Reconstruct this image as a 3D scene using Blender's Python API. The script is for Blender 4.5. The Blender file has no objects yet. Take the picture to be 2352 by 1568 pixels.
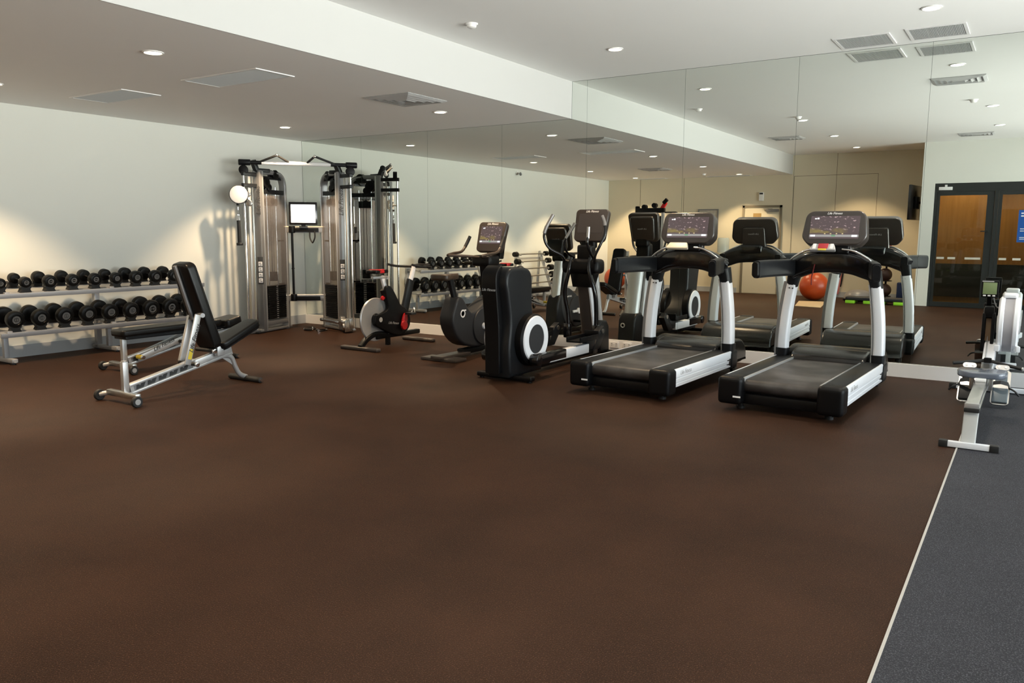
import bpy, bmesh, math, random
from mathutils import Vector, Matrix, noise
random.seed(4)
S = bpy.context.scene
C = S.collection
PI = math.pi
# ---------------------------------------------------------------- camera, world, exposure
FPX = 1844.06
cd = bpy.data.cameras.new('camera'); cam = bpy.data.objects.new('camera', cd); C.objects.link(cam); S.camera = cam
cd.sensor_width = 36.0; cd.lens = FPX*36.0/2352.0; cd.clip_start = .02; cd.clip_end = 100
_a, _p, _r = math.radians(32.8742), math.radians(7.6641), math.radians(.2689)
_f = Vector((-math.sin(_a)*math.cos(_p), math.cos(_a)*math.cos(_p), -math.sin(_p)))
_x = Vector((math.cos(_a), math.sin(_a), 0)); _u = _x.cross(_f)
_x2 = _x*math.cos(_r)+_u*math.sin(_r); _u2 = _u*math.cos(_r)-_x*math.sin(_r)
CAMPOS = Vector((9.3384, -8.6153, 1.3789))
cam.matrix_world = Matrix(((_x2.x, _u2.x, -_f.x, CAMPOS.x), (_x2.y, _u2.y, -_f.y, CAMPOS.y), (_x2.z, _u2.z, -_f.z, CAMPOS.z), (0, 0, 0, 1)))
vs = S.view_settings
S.display_settings.display_device = 'sRGB'
vs.view_transform = 'Standard'; vs.look = 'None'; vs.exposure = 0.0; vs.gamma = 1.0; vs.use_curve_mapping = False
W = bpy.data.worlds.new('world'); S.world = W; W.use_nodes = True
W.node_tree.nodes['Background'].inputs[0].default_value = (.94, .98, 1.0, 1)
W.node_tree.nodes['Background'].inputs[1].default_value = 15.0
_t = W.node_tree; _tc = _t.nodes.new('ShaderNodeTexCoord'); _sx = _t.nodes.new('ShaderNodeSeparateXYZ'); _mr = _t.nodes.new('ShaderNodeMapRange'); _mc = _t.nodes.new('ShaderNodeMix'); _mc.data_type = 'RGBA'
_t.links.new(_tc.outputs['Generated'], _sx.inputs[0]); _t.links.new(_sx.outputs[2], _mr.inputs[0]); _mr.inputs[1].default_value = -.05; _mr.inputs[2].default_value = .05; _t.links.new(_mr.outputs[0], _mc.inputs[0])
_mc.inputs[6].default_value = (1.14, 1.12, 1.07, 1); _mc.inputs[7].default_value = (.40, .43, .46, 1); _t.links.new(_mc.outputs[2], _t.nodes['Background'].inputs[0])   # unseen bright ground added to lift the ceilings, below a dimmed sky
DOWNLIGHT_W = 235.0; CORRIDOR_W = 90.0
try:
    cy = S.cycles
    cy.max_bounces = 10; cy.diffuse_bounces = 7; cy.glossy_bounces = 5; cy.transmission_bounces = 6; cy.transparent_max_bounces = 8
    cy.caustics_reflective = True; cy.caustics_refractive = False; cy.sample_clamp_indirect = 8.0
    cy.use_denoising = True; cy.blur_glossy = .5
except Exception: pass
# measured room: x along the mirror wall, y = 0 the mirror, z up
LC, UC, BX, WX, BY, DY, CX7 = 2.73, 3.158, 4.60, 12.2, -10.40, -9.05, 7.40
for (y0, y1) in ((-8.8, -6.0), (-5.9, -3.1), (-3.0, -.2)):      # sky portals in the three window openings
    l = bpy.data.lights.new('window_daylight', 'AREA'); l.shape = 'RECTANGLE'; l.size = 2.75; l.size_y = y1-y0
    l.cycles.is_portal = True
    o = bpy.data.objects.new('window_daylight', l); C.objects.link(o)
    o.location = (WX+.06, (y0+y1)/2, 1.5)
    o.rotation_euler = (0, math.radians(90), 0)
# ---------------------------------------------------------------- materials
def nt(name):
    m = bpy.data.materials.new(name); m.use_nodes = True; return m, m.node_tree, m.node_tree.nodes['Principled BSDF']
def mat(name, col, rough=.5, metal=0., spec=.5, var=0., scale=8., bump=0., bscale=200., emit=None, es=0., coat=0., alpha=1., rvar=0.):
    m, t, b = nt(name); N = t.nodes; L = t.links
    c = (col[0], col[1], col[2], 1)
    b.inputs['Base Color'].default_value = c; b.inputs['Roughness'].default_value = rough; b.inputs['Metallic'].default_value = metal
    b.inputs['Specular IOR Level'].default_value = spec; b.inputs['Coat Weight'].default_value = coat; b.inputs['Alpha'].default_value = alpha
    tc = N.new('ShaderNodeTexCoord')
    if var > 0 or rvar > 0:
        n = N.new('ShaderNodeTexNoise'); n.inputs['Scale'].default_value = scale; n.inputs['Detail'].default_value = 5
        L.new(tc.outputs['Object'], n.inputs['Vector'])
        if var > 0:
            r = N.new('ShaderNodeMix'); r.data_type = 'RGBA'
            r.inputs[6].default_value = tuple(max(0, x*(1-var)) for x in col)+(1,); r.inputs[7].default_value = tuple(min(1, x*(1+var)) for x in col)+(1,)
            L.new(n.outputs['Fac'], r.inputs[0]); L.new(r.outputs[2], b.inputs['Base Color'])
        if rvar > 0:
            q = N.new('ShaderNodeMapRange'); q.inputs[1].default_value = .3; q.inputs[2].default_value = .7
            q.inputs[3].default_value = max(0, rough-rvar); q.inputs[4].default_value = min(1, rough+rvar)
            L.new(n.outputs['Fac'], q.inputs[0]); L.new(q.outputs[0], b.inputs['Roughness'])
    if bump > 0:
        n2 = N.new('ShaderNodeTexNoise'); n2.inputs['Scale'].default_value = bscale; n2.inputs['Detail'].default_value = 3
        L.new(tc.outputs['Object'], n2.inputs['Vector'])
        bp = N.new('ShaderNodeBump'); bp.inputs['Strength'].default_value = bump; bp.inputs['Distance'].default_value = .002
        L.new(n2.outputs['Fac'], bp.inputs['Height']); L.new(bp.outputs[0], b.inputs['Normal'])
    if emit:
        b.inputs['Emission Color'].default_value = tuple(emit)+(1,); b.inputs['Emission Strength'].default_value = es
    return m
M = {}
M['wall'] = mat('wall_paint', (.74, .75, .70), .85, spec=.2, var=.015, scale=2, bump=.05, bscale=300)
M['wallwarm'] = mat('cream_panel_paint', (.66, .60, .46), .6, spec=.3, var=.02, scale=2)
M['ceil'] = mat('ceiling_paint', (.86, .86, .85), .9, spec=.1, var=.01, scale=2)
M['bulk'] = mat('bulkhead_paint', (.54, .54, .53), .9, spec=.1)
M['skirt'] = mat('grey_skirting_paint', (.42, .44, .46), .5, var=.03, scale=3)
M['board'] = mat('white_board_laminate', (.88, .88, .88), .35, var=.02, scale=3)
M['gap'] = mat('dark_gap', (.16, .18, .165), .8)
M['frame'] = mat('charcoal_door_frame', (.018, .022, .022), .4)
M['alu'] = mat('window_aluminium', (.3, .3, .31), .4, metal=.6)
M['black'] = mat('black_plastic', (.0035, .0035, .004), .40, spec=.20, bump=.12, bscale=500)
M['blackg'] = mat('gloss_black_plastic', (.006, .006, .007), .16, spec=.5, coat=.3)
M['char'] = mat('charcoal_plastic', (.0095, .0105, .012), .36, spec=.26, var=.08, scale=20)
M['dgrey'] = mat('dark_grey_plastic', (.026, .027, .030), .42, spec=.3)
M['white'] = mat('white_metal_paint', (.78, .80, .84), .3, spec=.5)
M['silver'] = mat('silver_paint', (.50, .50, .50), .32, metal=.55, var=.04, scale=12)
M['silverd'] = mat('grey_metal_paint', (.24, .24, .245), .36, metal=.45, var=.05, scale=12)
M['rackm'] = mat('rack_grey_paint', (.34, .35, .37), .42, metal=.25, var=.04, scale=6)
M['chrome'] = mat('chrome', (.80, .80, .80), .10, metal=1.0)
M['steel'] = mat('brushed_steel', (.55, .54, .52), .28, metal=1.0, var=.06, scale=30)
M['brown'] = mat('bronze_grey_paint', (.085, .070, .062), .35, metal=.3)
M['leather'] = mat('black_vinyl_upholstery', (.005, .005, .005), .32, spec=.3, bump=.25, bscale=260)
M['rubber'] = mat('black_rubber', (.010, .010, .010), .6, bump=.2, bscale=300)
M['dumb'] = mat('dumbbell_rubber', (.003, .003, .003), .40, spec=.2, bump=.1, bscale=300)
M['red'] = mat('red_plastic', (.48, .006, .010), .35, var=.1, scale=20)
M['tan'] = mat('warm_lit_saddle_vinyl', (.045, .030, .020), .38)  # tan tint stands for warm downlight gleaming on dark vinyl, painted in
M['mark'] = mat('grey_print', (.42, .42, .42), .5)
M['markw'] = mat('white_print', (.80, .80, .80), .5)
M['markd'] = mat('dark_print', (.02, .02, .02), .5)
M['yellow'] = mat('yellow_plastic', (.65, .50, .04), .4)
M['cream'] = mat('cream_plastic', (.72, .66, .52), .4)
M['orange'] = mat('orange_ball_vinyl', (.42, .058, .012), .30, var=.05, scale=6)
M['pink'] = mat('pink_latex', (.62, .20, .20), .6)
M['green'] = mat('lime_plastic', (.30, .72, .03), .5)
M['blue'] = mat('blue_foam', (.01, .03, .12), .7)
M['mat'] = mat('tan_mat_foam', (.46, .34, .20), .8, var=.05)
M['dome'] = mat('grey_dome_vinyl', (.22, .21, .21), .3)
M['medball'] = mat('medicine_ball_rubber', (.035, .012, .009), .55, bump=.3, bscale=120)
M['grille'] = mat('vent_grille_metal', (.44, .45, .45), .6)
M['louvre'] = mat('white_louvre_metal', (.78, .78, .78), .5)
M['glow'] = mat('downlight_glow', (1, 1, 1), .5, emit=(1.0, .86, .66), es=14.)
M['glowc'] = mat('cool_downlight_glow', (1, 1, 1), .5, emit=(1.0, .97, .90), es=14.)
M['trimw'] = mat('white_trim_ring', (.85, .84, .82), .5)
M['bluesign'] = mat('blue_poster_print', (.005, .085, .36), .5)
M['lcd'] = mat('green_lcd', (.10, .13, .06), .3, emit=(.12, .16, .07), es=.5)
M['cork'] = mat('tan_label_and_reflection', (.50, .32, .18), .6)
M['disp_white'] = mat('lit_white_screen', (1, 1, 1), .3, emit=(.93, 1.0, .97), es=1.6)
M['bottle'] = mat('clear_bottle_plastic', (.45, .55, .58), .15, spec=.6, alpha=.55)
M['shroud'] = mat('smoked_acrylic_shroud', (.17, .15, .14), .2, alpha=.38)
M['vellum'] = mat('frosted_glass_decal', (.75, .74, .66), .6, alpha=.75)
M['paper'] = mat('framed_print_paper', (.45, .42, .36), .6, var=.3, scale=14)
# mirror
m, t, b = nt('silvered_mirror_glass'); b.inputs['Base Color'].default_value = (.84, .875, .835, 1); b.inputs['Metallic'].default_value = 1; b.inputs['Roughness'].default_value = 0.0; M['mirror'] = m
m, t, b = nt('mirror_cut_edge'); b.inputs['Base Color'].default_value = (.10, .16, .13, 1); b.inputs['Roughness'].default_value = .2; M['edge'] = m
# glass pane: clear with a fresnel reflection, lets light through
def pane(name, tint, refl=.08):
    m = bpy.data.materials.new(name); m.use_nodes = True; t = m.node_tree; t.nodes.clear()
    o = t.nodes.new('ShaderNodeOutputMaterial'); mx = t.nodes.new('ShaderNodeMixShader'); tr = t.nodes.new('ShaderNodeBsdfTransparent'); gl = t.nodes.new('ShaderNodeBsdfGlossy')
    tr.inputs[0].default_value = tuple(tint)+(1,); gl.inputs['Roughness'].default_value = 0.0
    lw = t.nodes.new('ShaderNodeFresnel'); lw.inputs[0].default_value = 1.45
    t.links.new(lw.outputs[0], mx.inputs[0]); t.links.new(tr.outputs[0], mx.inputs[1]); t.links.new(gl.outputs[0], mx.inputs[2]); t.links.new(mx.outputs[0], o.inputs[0]); return m
M['glass'] = pane('clear_window_glass', (.95, .97, .96)); M['dglass'] = pane('door_glass', (.80, .82, .80))
# rubber gym floor: dark brown with fine fleck; carpet beyond the joint is flecked blue-grey
def floor_mat(name, dark, light, fleck, fs, rough, bump, blot=.25, thr=.62, spec=.16):
    m, t, b = nt(name); N = t.nodes; L = t.links
    tc = N.new('ShaderNodeTexCoord')
    n1 = N.new('ShaderNodeTexNoise'); n1.inputs['Scale'].default_value = 1.3; n1.inputs['Detail'].default_value = 6; n1.inputs['Roughness'].default_value = .6
    n2 = N.new('ShaderNodeTexNoise'); n2.inputs['Scale'].default_value = fs; n2.inputs['Detail'].default_value = 2; n2.inputs['Roughness'].default_value = .7
    for n in (n1, n2): L.new(tc.outputs['Object'], n.inputs['Vector'])
    mx = N.new('ShaderNodeMix'); mx.data_type = 'RGBA'; mx.inputs[6].default_value = dark+(1,); mx.inputs[7].default_value = light+(1,)
    mr = N.new('ShaderNodeMapRange'); mr.inputs[1].default_value = .5-blot; mr.inputs[2].default_value = .5+blot
    L.new(n1.outputs['Fac'], mr.inputs[0]); L.new(mr.outputs[0], mx.inputs[0])
    th = N.new('ShaderNodeMapRange'); th.inputs[1].default_value = thr-.06; th.inputs[2].default_value = thr+.06; L.new(n2.outputs['Fac'], th.inputs[0])
    mf = N.new('ShaderNodeMix'); mf.data_type = 'RGBA'; mf.inputs[7].default_value = fleck+(1,); L.new(th.outputs[0], mf.inputs[0]); L.new(mx.outputs[2], mf.inputs[6])
    L.new(mf.outputs[2], b.inputs['Base Color'])
    b.inputs['Roughness'].default_value = rough; b.inputs['Specular IOR Level'].default_value = spec
    bp = N.new('ShaderNodeBump'); bp.inputs['Strength'].default_value = bump; bp.inputs['Distance'].default_value = .003
    n3 = N.new('ShaderNodeTexNoise'); n3.inputs['Scale'].default_value = fs*.8; L.new(tc.outputs['Object'], n3.inputs['Vector'])
    L.new(n3.outputs['Fac'], bp.inputs['Height']); L.new(bp.outputs[0], b.inputs['Normal']); return m
M['floor'] = floor_mat('brown_rubber_floor', (.0175, .0073, .0037), (.040, .0175, .0092), (.120, .062, .036), 210, .55, .7, spec=.10)
M['carpet'] = floor_mat('blue_grey_fleck_carpet', (.022, .023, .028), (.034, .035, .042), (.085, .087, .10), 190, .8, .9, thr=.58)
# wood veneer of the corridor
m, t, b = nt('corridor_wood_veneer'); N = t.nodes; L = t.links
tc = N.new('ShaderNodeTexCoord'); mp = N.new('ShaderNodeMapping'); mp.inputs['Scale'].default_value = (9, 1, .5); L.new(tc.outputs['Object'], mp.inputs[0])
n = N.new('ShaderNodeTexNoise'); n.inputs['Scale'].default_value = 2.2; n.inputs['Detail'].default_value = 8; L.new(mp.outputs[0], n.inputs['Vector'])
r = N.new('ShaderNodeValToRGB'); r.color_ramp.elements[0].color = (.22, .10, .025, 1); r.color_ramp.elements[1].color = (.40, .21, .06, 1); L.new(n.outputs['Fac'], r.inputs[0]); L.new(r.outputs[0], b.inputs['Base Color']); M['wood'] = m
# machine screens: a lit display with a mountain picture, a speckle of lights and a menu bar (object space x 0..1, y 0..1 through uv)
def screen_mat(name, strength):
    m, t, b = nt(name); N = t.nodes; L = t.links
    uv = N.new('ShaderNodeUVMap'); sx = N.new('ShaderNodeSeparateXYZ'); L.new(uv.outputs[0], sx.inputs[0])
    def rng(src, lo, hi, a=0., bb=1.):
        q = N.new('ShaderNodeMapRange'); q.inputs[1].default_value = lo; q.inputs[2].default_value = hi; q.inputs[3].default_value = a; q.inputs[4].default_value = bb; L.new(src, q.inputs[0]); return q.outputs[0]
    def mul(a, c):
        q = N.new('ShaderNodeMath'); q.operation = 'MULTIPLY'; L.new(a, q.inputs[0]); L.new(c, q.inputs[1]); return q.outputs[0]
    def mixc(f, A, col):
        q = N.new('ShaderNodeMix'); q.data_type = 'RGBA'; L.new(f, q.inputs[0]); L.new(A, q.inputs[6]); q.inputs[7].default_value = col+(1,); return q.outputs[2]
    base = N.new('ShaderNodeRGB'); base.outputs[0].default_value = (.060, .040, .042, 1)
    n1 = N.new('ShaderNodeTexNoise'); n1.inputs['Scale'].default_value = 3.2; n1.inputs['Detail'].default_value = 5; L.new(uv.outputs[0], n1.inputs['Vector'])
    n2 = N.new('ShaderNodeTexNoise'); n2.inputs['Scale'].default_value = 13; n2.inputs['Detail'].default_value = 3; L.new(uv.outputs[0], n2.inputs['Vector'])
    X, Y = sx.outputs[0], sx.outputs[1]
    hill = mul(mul(rng(Y, .22, .28), rng(Y, .50, .36)), mul(rng(n1.outputs['Fac'], .40, .55), rng(X, .80, .60)))
    c = mixc(hill, base.outputs[0], (.16, .12, .035))
    sp = mul(rng(n2.outputs['Fac'], .60, .70), rng(Y, .30, .42))
    c = mixc(sp, c, (.42, .30, .30))
    bar = mul(rng(Y, .075, .085), rng(Y, .185, .175)); c = mixc(bar, c, (.24, .23, .22))
    for (a0, a1, y0, y1, col) in ((.02, .12, .09, .17, (.75, .75, .75)), (.86, .97, .08, .17, (.75, .75, .80)), (.45, .53, .10, .17, (.10, .22, .12)), (.08, .12, .86, .91, (.8, .8, .8)), (.13, .17, .86, .93, (.8, .8, .8)), (.30, .33, .20, .24, (.5, .4, .2)), (.42, .45, .20, .24, (.5, .4, .2)), (.54, .57, .20, .24, (.5, .4, .2)), (.66, .69, .20, .24, (.5, .4, .2))):
        f = mul(mul(rng(X, a0, a0+.004), rng(X, a1+.004, a1)), mul(rng(Y, y0, y0+.006), rng(Y, y1+.006, y1))); c = mixc(f, c, col)
    L.new(c, b.inputs['Emission Color']); b.inputs['Emission Strength'].default_value = strength; b.inputs['Base Color'].default_value = (.02, .02, .02, 1); b.inputs['Roughness'].default_value = .12
    return m
M['screen'] = screen_mat('machine_display', 1.5); M['screen_dim'] = mat('dark_display', (.05, .045, .045), .15)
# ---------------------------------------------------------------- mesh helpers
def rr(w, h, r, n=4):
    """rounded rectangle outline, counter-clockwise"""
    r = min(r, w/2-1e-5, h/2-1e-5); P = []
    for (cx, cy, a0) in ((w/2-r, h/2-r, 0), (-w/2+r, h/2-r, 90), (-w/2+r, -h/2+r, 180), (w/2-r, -h/2+r, 270)):
        for i in range(n+1):
            a = math.radians(a0+90*i/n); P.append((cx+r*math.cos(a), cy+r*math.sin(a)))
    return P
def smooth(pts, k=6):
    P = [Vector(p) for p in pts]
    if len(P) < 3: return P
    out = []
    for i in range(len(P)-1):
        p0 = P[max(i-1, 0)]; p1 = P[i]; p2 = P[i+1]; p3 = P[min(i+2, len(P)-1)]
        for j in range(k):
            t = j/k; out.append(.5*((2*p1)+(-p0+p2)*t+(2*p0-5*p1+4*p2-p3)*t*t+(-p0+3*p1-3*p2+p3)*t*t*t))
    out.append(P[-1]); return out
def fillet(pts, r, k=5):
    P = [Vector(p) for p in pts]; out = [P[0]]
    for i in range(1, len(P)-1):
        a = P[i-1]-P[i]; b = P[i+1]-P[i]; d = min(r, a.length*.49, b.length*.49); A = P[i]+a.normalized()*d; B = P[i]+b.normalized()*d
        for j in range(k+1):
            t = j/k; out.append(A*(1-t)**2+P[i]*2*t*(1-t)+B*t*t)
    out.append(P[-1]); return out
def FR(o, x, z):
    """frame with origin o, local x along x and local z along z"""
    x = Vector(x).normalized(); z = Vector(z).normalized(); y = z.cross(x).normalized(); x = y.cross(z).normalized()
    return Matrix(((x.x, y.x, z.x, o[0]), (x.y, y.y, z.y, o[1]), (x.z, y.z, z.z, o[2]), (0, 0, 0, 1)))
def RZ(deg, o=(0, 0, 0)): return Matrix.Translation(o) @ Matrix.Rotation(math.radians(deg), 4, 'Z')
class MB:
    def __init__(s, T=None): s.bm = bmesh.new(); s.T = T
    def _tx(s, vs_, T=None):
        for v in vs_:
            if T is not None: v.co = T @ v.co
            if s.T is not None: v.co = s.T @ v.co
    def _merge(s, b, T=None):
        for v in b.verts:
            if T is not None: v.co = T @ v.co
            if s.T is not None: v.co = s.T @ v.co
        me = bpy.data.meshes.new('tmp'); b.to_mesh(me); b.free(); s.bm.from_mesh(me); bpy.data.meshes.remove(me); return s
    def box(s, x0, x1, y0, y1, z0, z1, bev=0., seg=2, T=None):
        b = bmesh.new(); bmesh.ops.create_cube(b, size=1)
        for v in b.verts: v.co = Vector(((x0+x1)/2+v.co.x*(x1-x0), (y0+y1)/2+v.co.y*(y1-y0), (z0+z1)/2+v.co.z*(z1-z0)))
        if bev > 0:
            bev = min(bev, abs(x1-x0)*.49, abs(y1-y0)*.49, abs(z1-z0)*.49)
            bmesh.ops.bevel(b, geom=b.edges[:], offset=bev, segments=seg, profile=.6, affect='EDGES')
        return s._merge(b, T)
    def cbox(s, c, d, bev=0., seg=2, T=None): return s.box(c[0]-d[0]/2, c[0]+d[0]/2, c[1]-d[1]/2, c[1]+d[1]/2, c[2]-d[2]/2, c[2]+d[2]/2, bev, seg, T)
    def bar(s, p0, p1, w, h, up=(0, 0, 1), bev=0.):
        p0 = Vector(p0); p1 = Vector(p1); d = p1-p0; T = FR(p0, d, up) if abs(d.normalized().dot(Vector(up))) < .99 else FR(p0, d, (0, 1, 0))
        return s.box(0, d.length, -w/2, w/2, -h/2, h/2, bev, 2, T)
    def cyl(s, p0, p1, r0, r1=None, seg=20, caps=True, bev=0.):
        r1 = r0 if r1 is None else r1; p0 = Vector(p0); p1 = Vector(p1); d = p1-p0
        b = bmesh.new(); bmesh.ops.create_cone(b, cap_ends=caps, segments=seg, radius1=r0, radius2=r1, depth=d.length)
        if bev > 0:
            ed = [e for e in b.edges if abs(e.verts[0].co.z-e.verts[1].co.z) < 1e-6]
            bmesh.ops.bevel(b, geom=ed, offset=bev, segments=3, profile=.5, affect='EDGES')
        q = Vector((0, 0, 1)).rotation_difference(d.normalized()).to_matrix().to_4x4()
        return s._merge(b, Matrix.Translation((p0+p1)/2) @ q)
    def sph(s, c, r, seg=24, T=None):
        b = bmesh.new(); bmesh.ops.create_uvsphere(b, u_segments=seg, v_segments=seg//2, radius=1)
        r = (r, r, r) if isinstance(r, (int, float)) else r
        for v in b.verts: v.co = Vector((c[0]+v.co.x*r[0], c[1]+v.co.y*r[1], c[2]+v.co.z*r[2]))
        return s._merge(b, T)
    def prism(s, poly, t0, t1, axis='x', bev=0., seg=2, T=None):
        """outline in the plane across axis ((y,z) for x, (x,z) for y, (x,y) for z), extruded t0..t1"""
        b = bmesh.new(); f = {'x': lambda a, c, t: (t, a, c), 'y': lambda a, c, t: (a, t, c), 'z': lambda a, c, t: (a, c, t)}[axis]
        A = [b.verts.new(f(a, c, t0)) for a, c in poly]; B = [b.verts.new(f(a, c, t1)) for a, c in poly]; n = len(poly)
        fa = b.faces.new(A); fb = b.faces.new(B[::-1])
        for i in range(n): b.faces.new((A[i], B[i], B[(i+1) % n], A[(i+1) % n]))
        bmesh.ops.recalc_face_normals(b, faces=b.faces[:])
        if bev > 0: bmesh.ops.bevel(b, geom=list({e for q in (fa, fb) for e in q.edges}), offset=bev, segments=seg, profile=.6, affect='EDGES')
        return s._merge(b, T)
    def sweep(s, path, prof, side=None, closed=False, caps=True, scale=None, T=None):
        P = [Vector(p) for p in path]; n = len(P); b = bmesh.new(); rings = []; a = None
        for i in range(n):
            t = ((P[(i+1) % n]-P[i-1]) if closed else (P[min(i+1, n-1)]-P[max(i-1, 0)])).normalized()
            if side is not None: a = (Vector(side)-t*Vector(side).dot(t)).normalized()
            else:
                if a is None:
                    a = Vector((0, 0, 1)) if abs(t.z) < .9 else Vector((1, 0, 0))
                a = (a-t*a.dot(t)).normalized()
            c = t.cross(a); k = scale[i] if scale else 1.
            k = k if isinstance(k, tuple) else (k, k)
            rings.append([b.verts.new(P[i]+a*u*k[0]+c*v*k[1]) for u, v in prof])
        m = len(prof)
        for i in range(n if closed else n-1):
            A, B = rings[i], rings[(i+1) % n]
            for j in range(m): b.faces.new((A[j], A[(j+1) % m], B[(j+1) % m], B[j]))
        if caps and not closed: b.faces.new(rings[0][::-1]); b.faces.new(rings[-1])
        bmesh.ops.recalc_face_normals(b, faces=b.faces[:])
        return s._merge(b, T)
    def tube(s, path, r, seg=10, closed=False, scale=None): return s.sweep(path, [(r*math.cos(2*PI*i/seg), r*math.sin(2*PI*i/seg)) for i in range(seg)], None, closed, True, scale)
    def lathe(s, prof, c, axis='z', seg=28, T=None):
        b = bmesh.new(); R = []
        for r, h in prof:
            ring = []
            for i in range(seg):
                a = 2*PI*i/seg; u, v = r*math.cos(a), r*math.sin(a)
                ring.append(b.verts.new({'z': (u, v, h), 'x': (h, u, v), 'y': (u, h, v)}[axis]))
            R.append(ring)
        for A, B in zip(R, R[1:]):
            for j in range(seg): b.faces.new((A[j], A[(j+1) % seg], B[(j+1) % seg], B[j]))
        for ring in (R[0], R[-1]):
            if ring[0].co != ring[1].co: b.faces.new(ring)
        bmesh.ops.remove_doubles(b, verts=b.verts[:], dist=1e-6); bmesh.ops.recalc_face_normals(b, faces=b.faces[:])
        TT = Matrix.Translation(c); return s._merge(b, (T @ TT) if T is not None else TT)
    def quad(s, o, x, y, T=None):
        b = bmesh.new(); o = Vector(o); x = Vector(x); y = Vector(y); b.faces.new([b.verts.new(p) for p in (o, o+x, o+x+y, o+y)]); return s._merge(b, T)
    def build(s, name, material, parent=None, world=False, ang=38, uvplane=None):
        me = bpy.data.meshes.new(name)
        if world and parent is not None:
            iv = parent_matrix(parent).inverted()
            for v in s.bm.verts: v.co = iv @ v.co
        s.bm.to_mesh(me); s.bm.free()
        me.polygons.foreach_set('use_smooth', [True]*len(me.polygons)); me.set_sharp_from_angle(angle=math.radians(ang))
        if uvplane:
            x0, x1, z0, z1, ia, ib = uvplane; uv = me.uv_layers.new(name='UVMap')
            for lp in me.loops:
                v = me.vertices[lp.vertex_index].co; uv.data[lp.index].uv = ((v[ia]-x0)/(x1-x0), (v[ib]-z0)/(z1-z0))
        me.materials.append(material if not isinstance(material, str) else M[material])
        o = bpy.data.objects.new(name, me); C.objects.link(o)
        if parent is not None: o.parent = parent
        return o
def parent_matrix(o):
    m = o.matrix_basis.copy()
    while o.parent is not None: o = o.parent; m = o.matrix_basis @ m
    return m
def thing(name, label, cat, loc=(0, 0, 0), rz=0, group=None):
    o = bpy.data.objects.new(name, None); C.objects.link(o); o.empty_display_size = .1
    o.location = loc; o.rotation_euler = (0, 0, math.radians(rz)); tag(o, label, cat, group); return o
def tag(o, label=None, cat=None, group=None, kind=None):
    if label: o['label'] = label
    if cat: o['category'] = cat
    if group: o['group'] = group
    if kind: o['kind'] = kind
    return o
def copy_thing(src, loc, rz, label, group=None):
    r = src.copy(); C.objects.link(r); r.location = loc; r.rotation_euler = (0, 0, math.radians(rz)); r['label'] = label
    if group: r['group'] = group
    for ch in list(src.children):
        c = ch.copy(); C.objects.link(c); c.parent = r
        for g in list(ch.children):
            d = g.copy(); C.objects.link(d); d.parent = c
    return r
_txt = {}
def text(name, s, size, T, material, parent, shear=0., bold=.0, depth=.0008, world=False, align='CENTER'):
    key = (s, shear, bold)
    if key not in _txt:
        cu = bpy.data.curves.new('txt', 'FONT'); cu.body = s; cu.size = 1; cu.align_x = align; cu.align_y = 'CENTER'; cu.shear = shear; cu.offset = bold; cu.extrude = .02; cu.resolution_u = 2
        o = bpy.data.objects.new('txt', cu); C.objects.link(o); dg = bpy.context.evaluated_depsgraph_get()
        _txt[key] = bpy.data.meshes.new_from_object(o.evaluated_get(dg)); bpy.data.objects.remove(o)
    me = _txt[key].copy(); Sx = Matrix.Diagonal((size, size, depth/.02, 1)); me.transform(T @ Sx)
    if world and parent is not None: me.transform(parent_matrix(parent).inverted())
    me.materials.clear(); me.materials.append(M[material] if isinstance(material, str) else material); me.name = name
    o = bpy.data.objects.new(name, me); C.objects.link(o)
    if parent is not None: o.parent = parent
    return o
def struct(name, mb, m, parent=None, **k):
    o = mb.build(name, m, parent, **k)
    if parent is None: o['kind'] = 'structure'
    return o
BACK = lambda o: FR(o, (1, 0, 0), (0, -1, 0))       # lettering that reads from the room (faces -y)
# ================================================================ the room
struct('floor', MB().box(0, 9.006, -10.4, 0, -.1, 0), 'floor')
struct('floor_carpet', MB().box(9.012, WX, -9.15, 0, -.1, .001), 'carpet')
struct('trim_1', MB().box(9.004, 9.014, -9.05, -.03, -.05, .004), mat('pale_floor_joint_strip', (.42, .40, .37), .5))
struct('ceiling', MB().box(BX, WX, -10.4, 0, UC, UC+.1), 'ceil')
struct('ceiling_lowered', MB().box(0, BX-.012, -10.4, 0, LC, UC), 'ceil')
struct('wall_bulkhead', MB().box(BX-.012, BX, -10.4, 0, LC, UC), 'bulk')
struct('wall_left', MB().box(-.12, 0, BY-.1, .15, -.1, UC+.1), 'wall')
struct('wall_mirror', MB().box(0, WX+.1, .008, .15, -.1, UC+.1), 'gap')
struct('wall_back', MB().box(0, CX7, BY-.12, BY, -.1, UC+.1), 'wallwarm')
struct('wall_side', MB().box(CX7, CX7+.10, BY, DY-.1, 0, UC), 'wallwarm')
w = MB().box(CX7, 7.63, DY-.1, DY, 0, UC).box(7.63, WX, DY-.1, DY, 2.37, UC).box(10.95, WX, DY-.1, DY, 0, 2.37)
struct('wall_door_side', w, 'wall')
struct('baseboard_left', MB().box(0, .014, BY, -.02, 0, .132), 'skirt')
struct('baseboard_mirror', MB().box(.014, 2.9, -.03, 0, 0, .132).box(2.903, 5.9, -.03, 0, 0, .132).box(5.903, 8.92, -.03, 0, 0, .132).box(8.923, WX, -.03, 0, 0, .132), 'board')
struct('baseboard_back', MB().box(0, 3.42, BY, BY+.014, 0, .12).box(4.5, CX7, BY, BY+.014, 0, .12), 'skirt')
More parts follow.
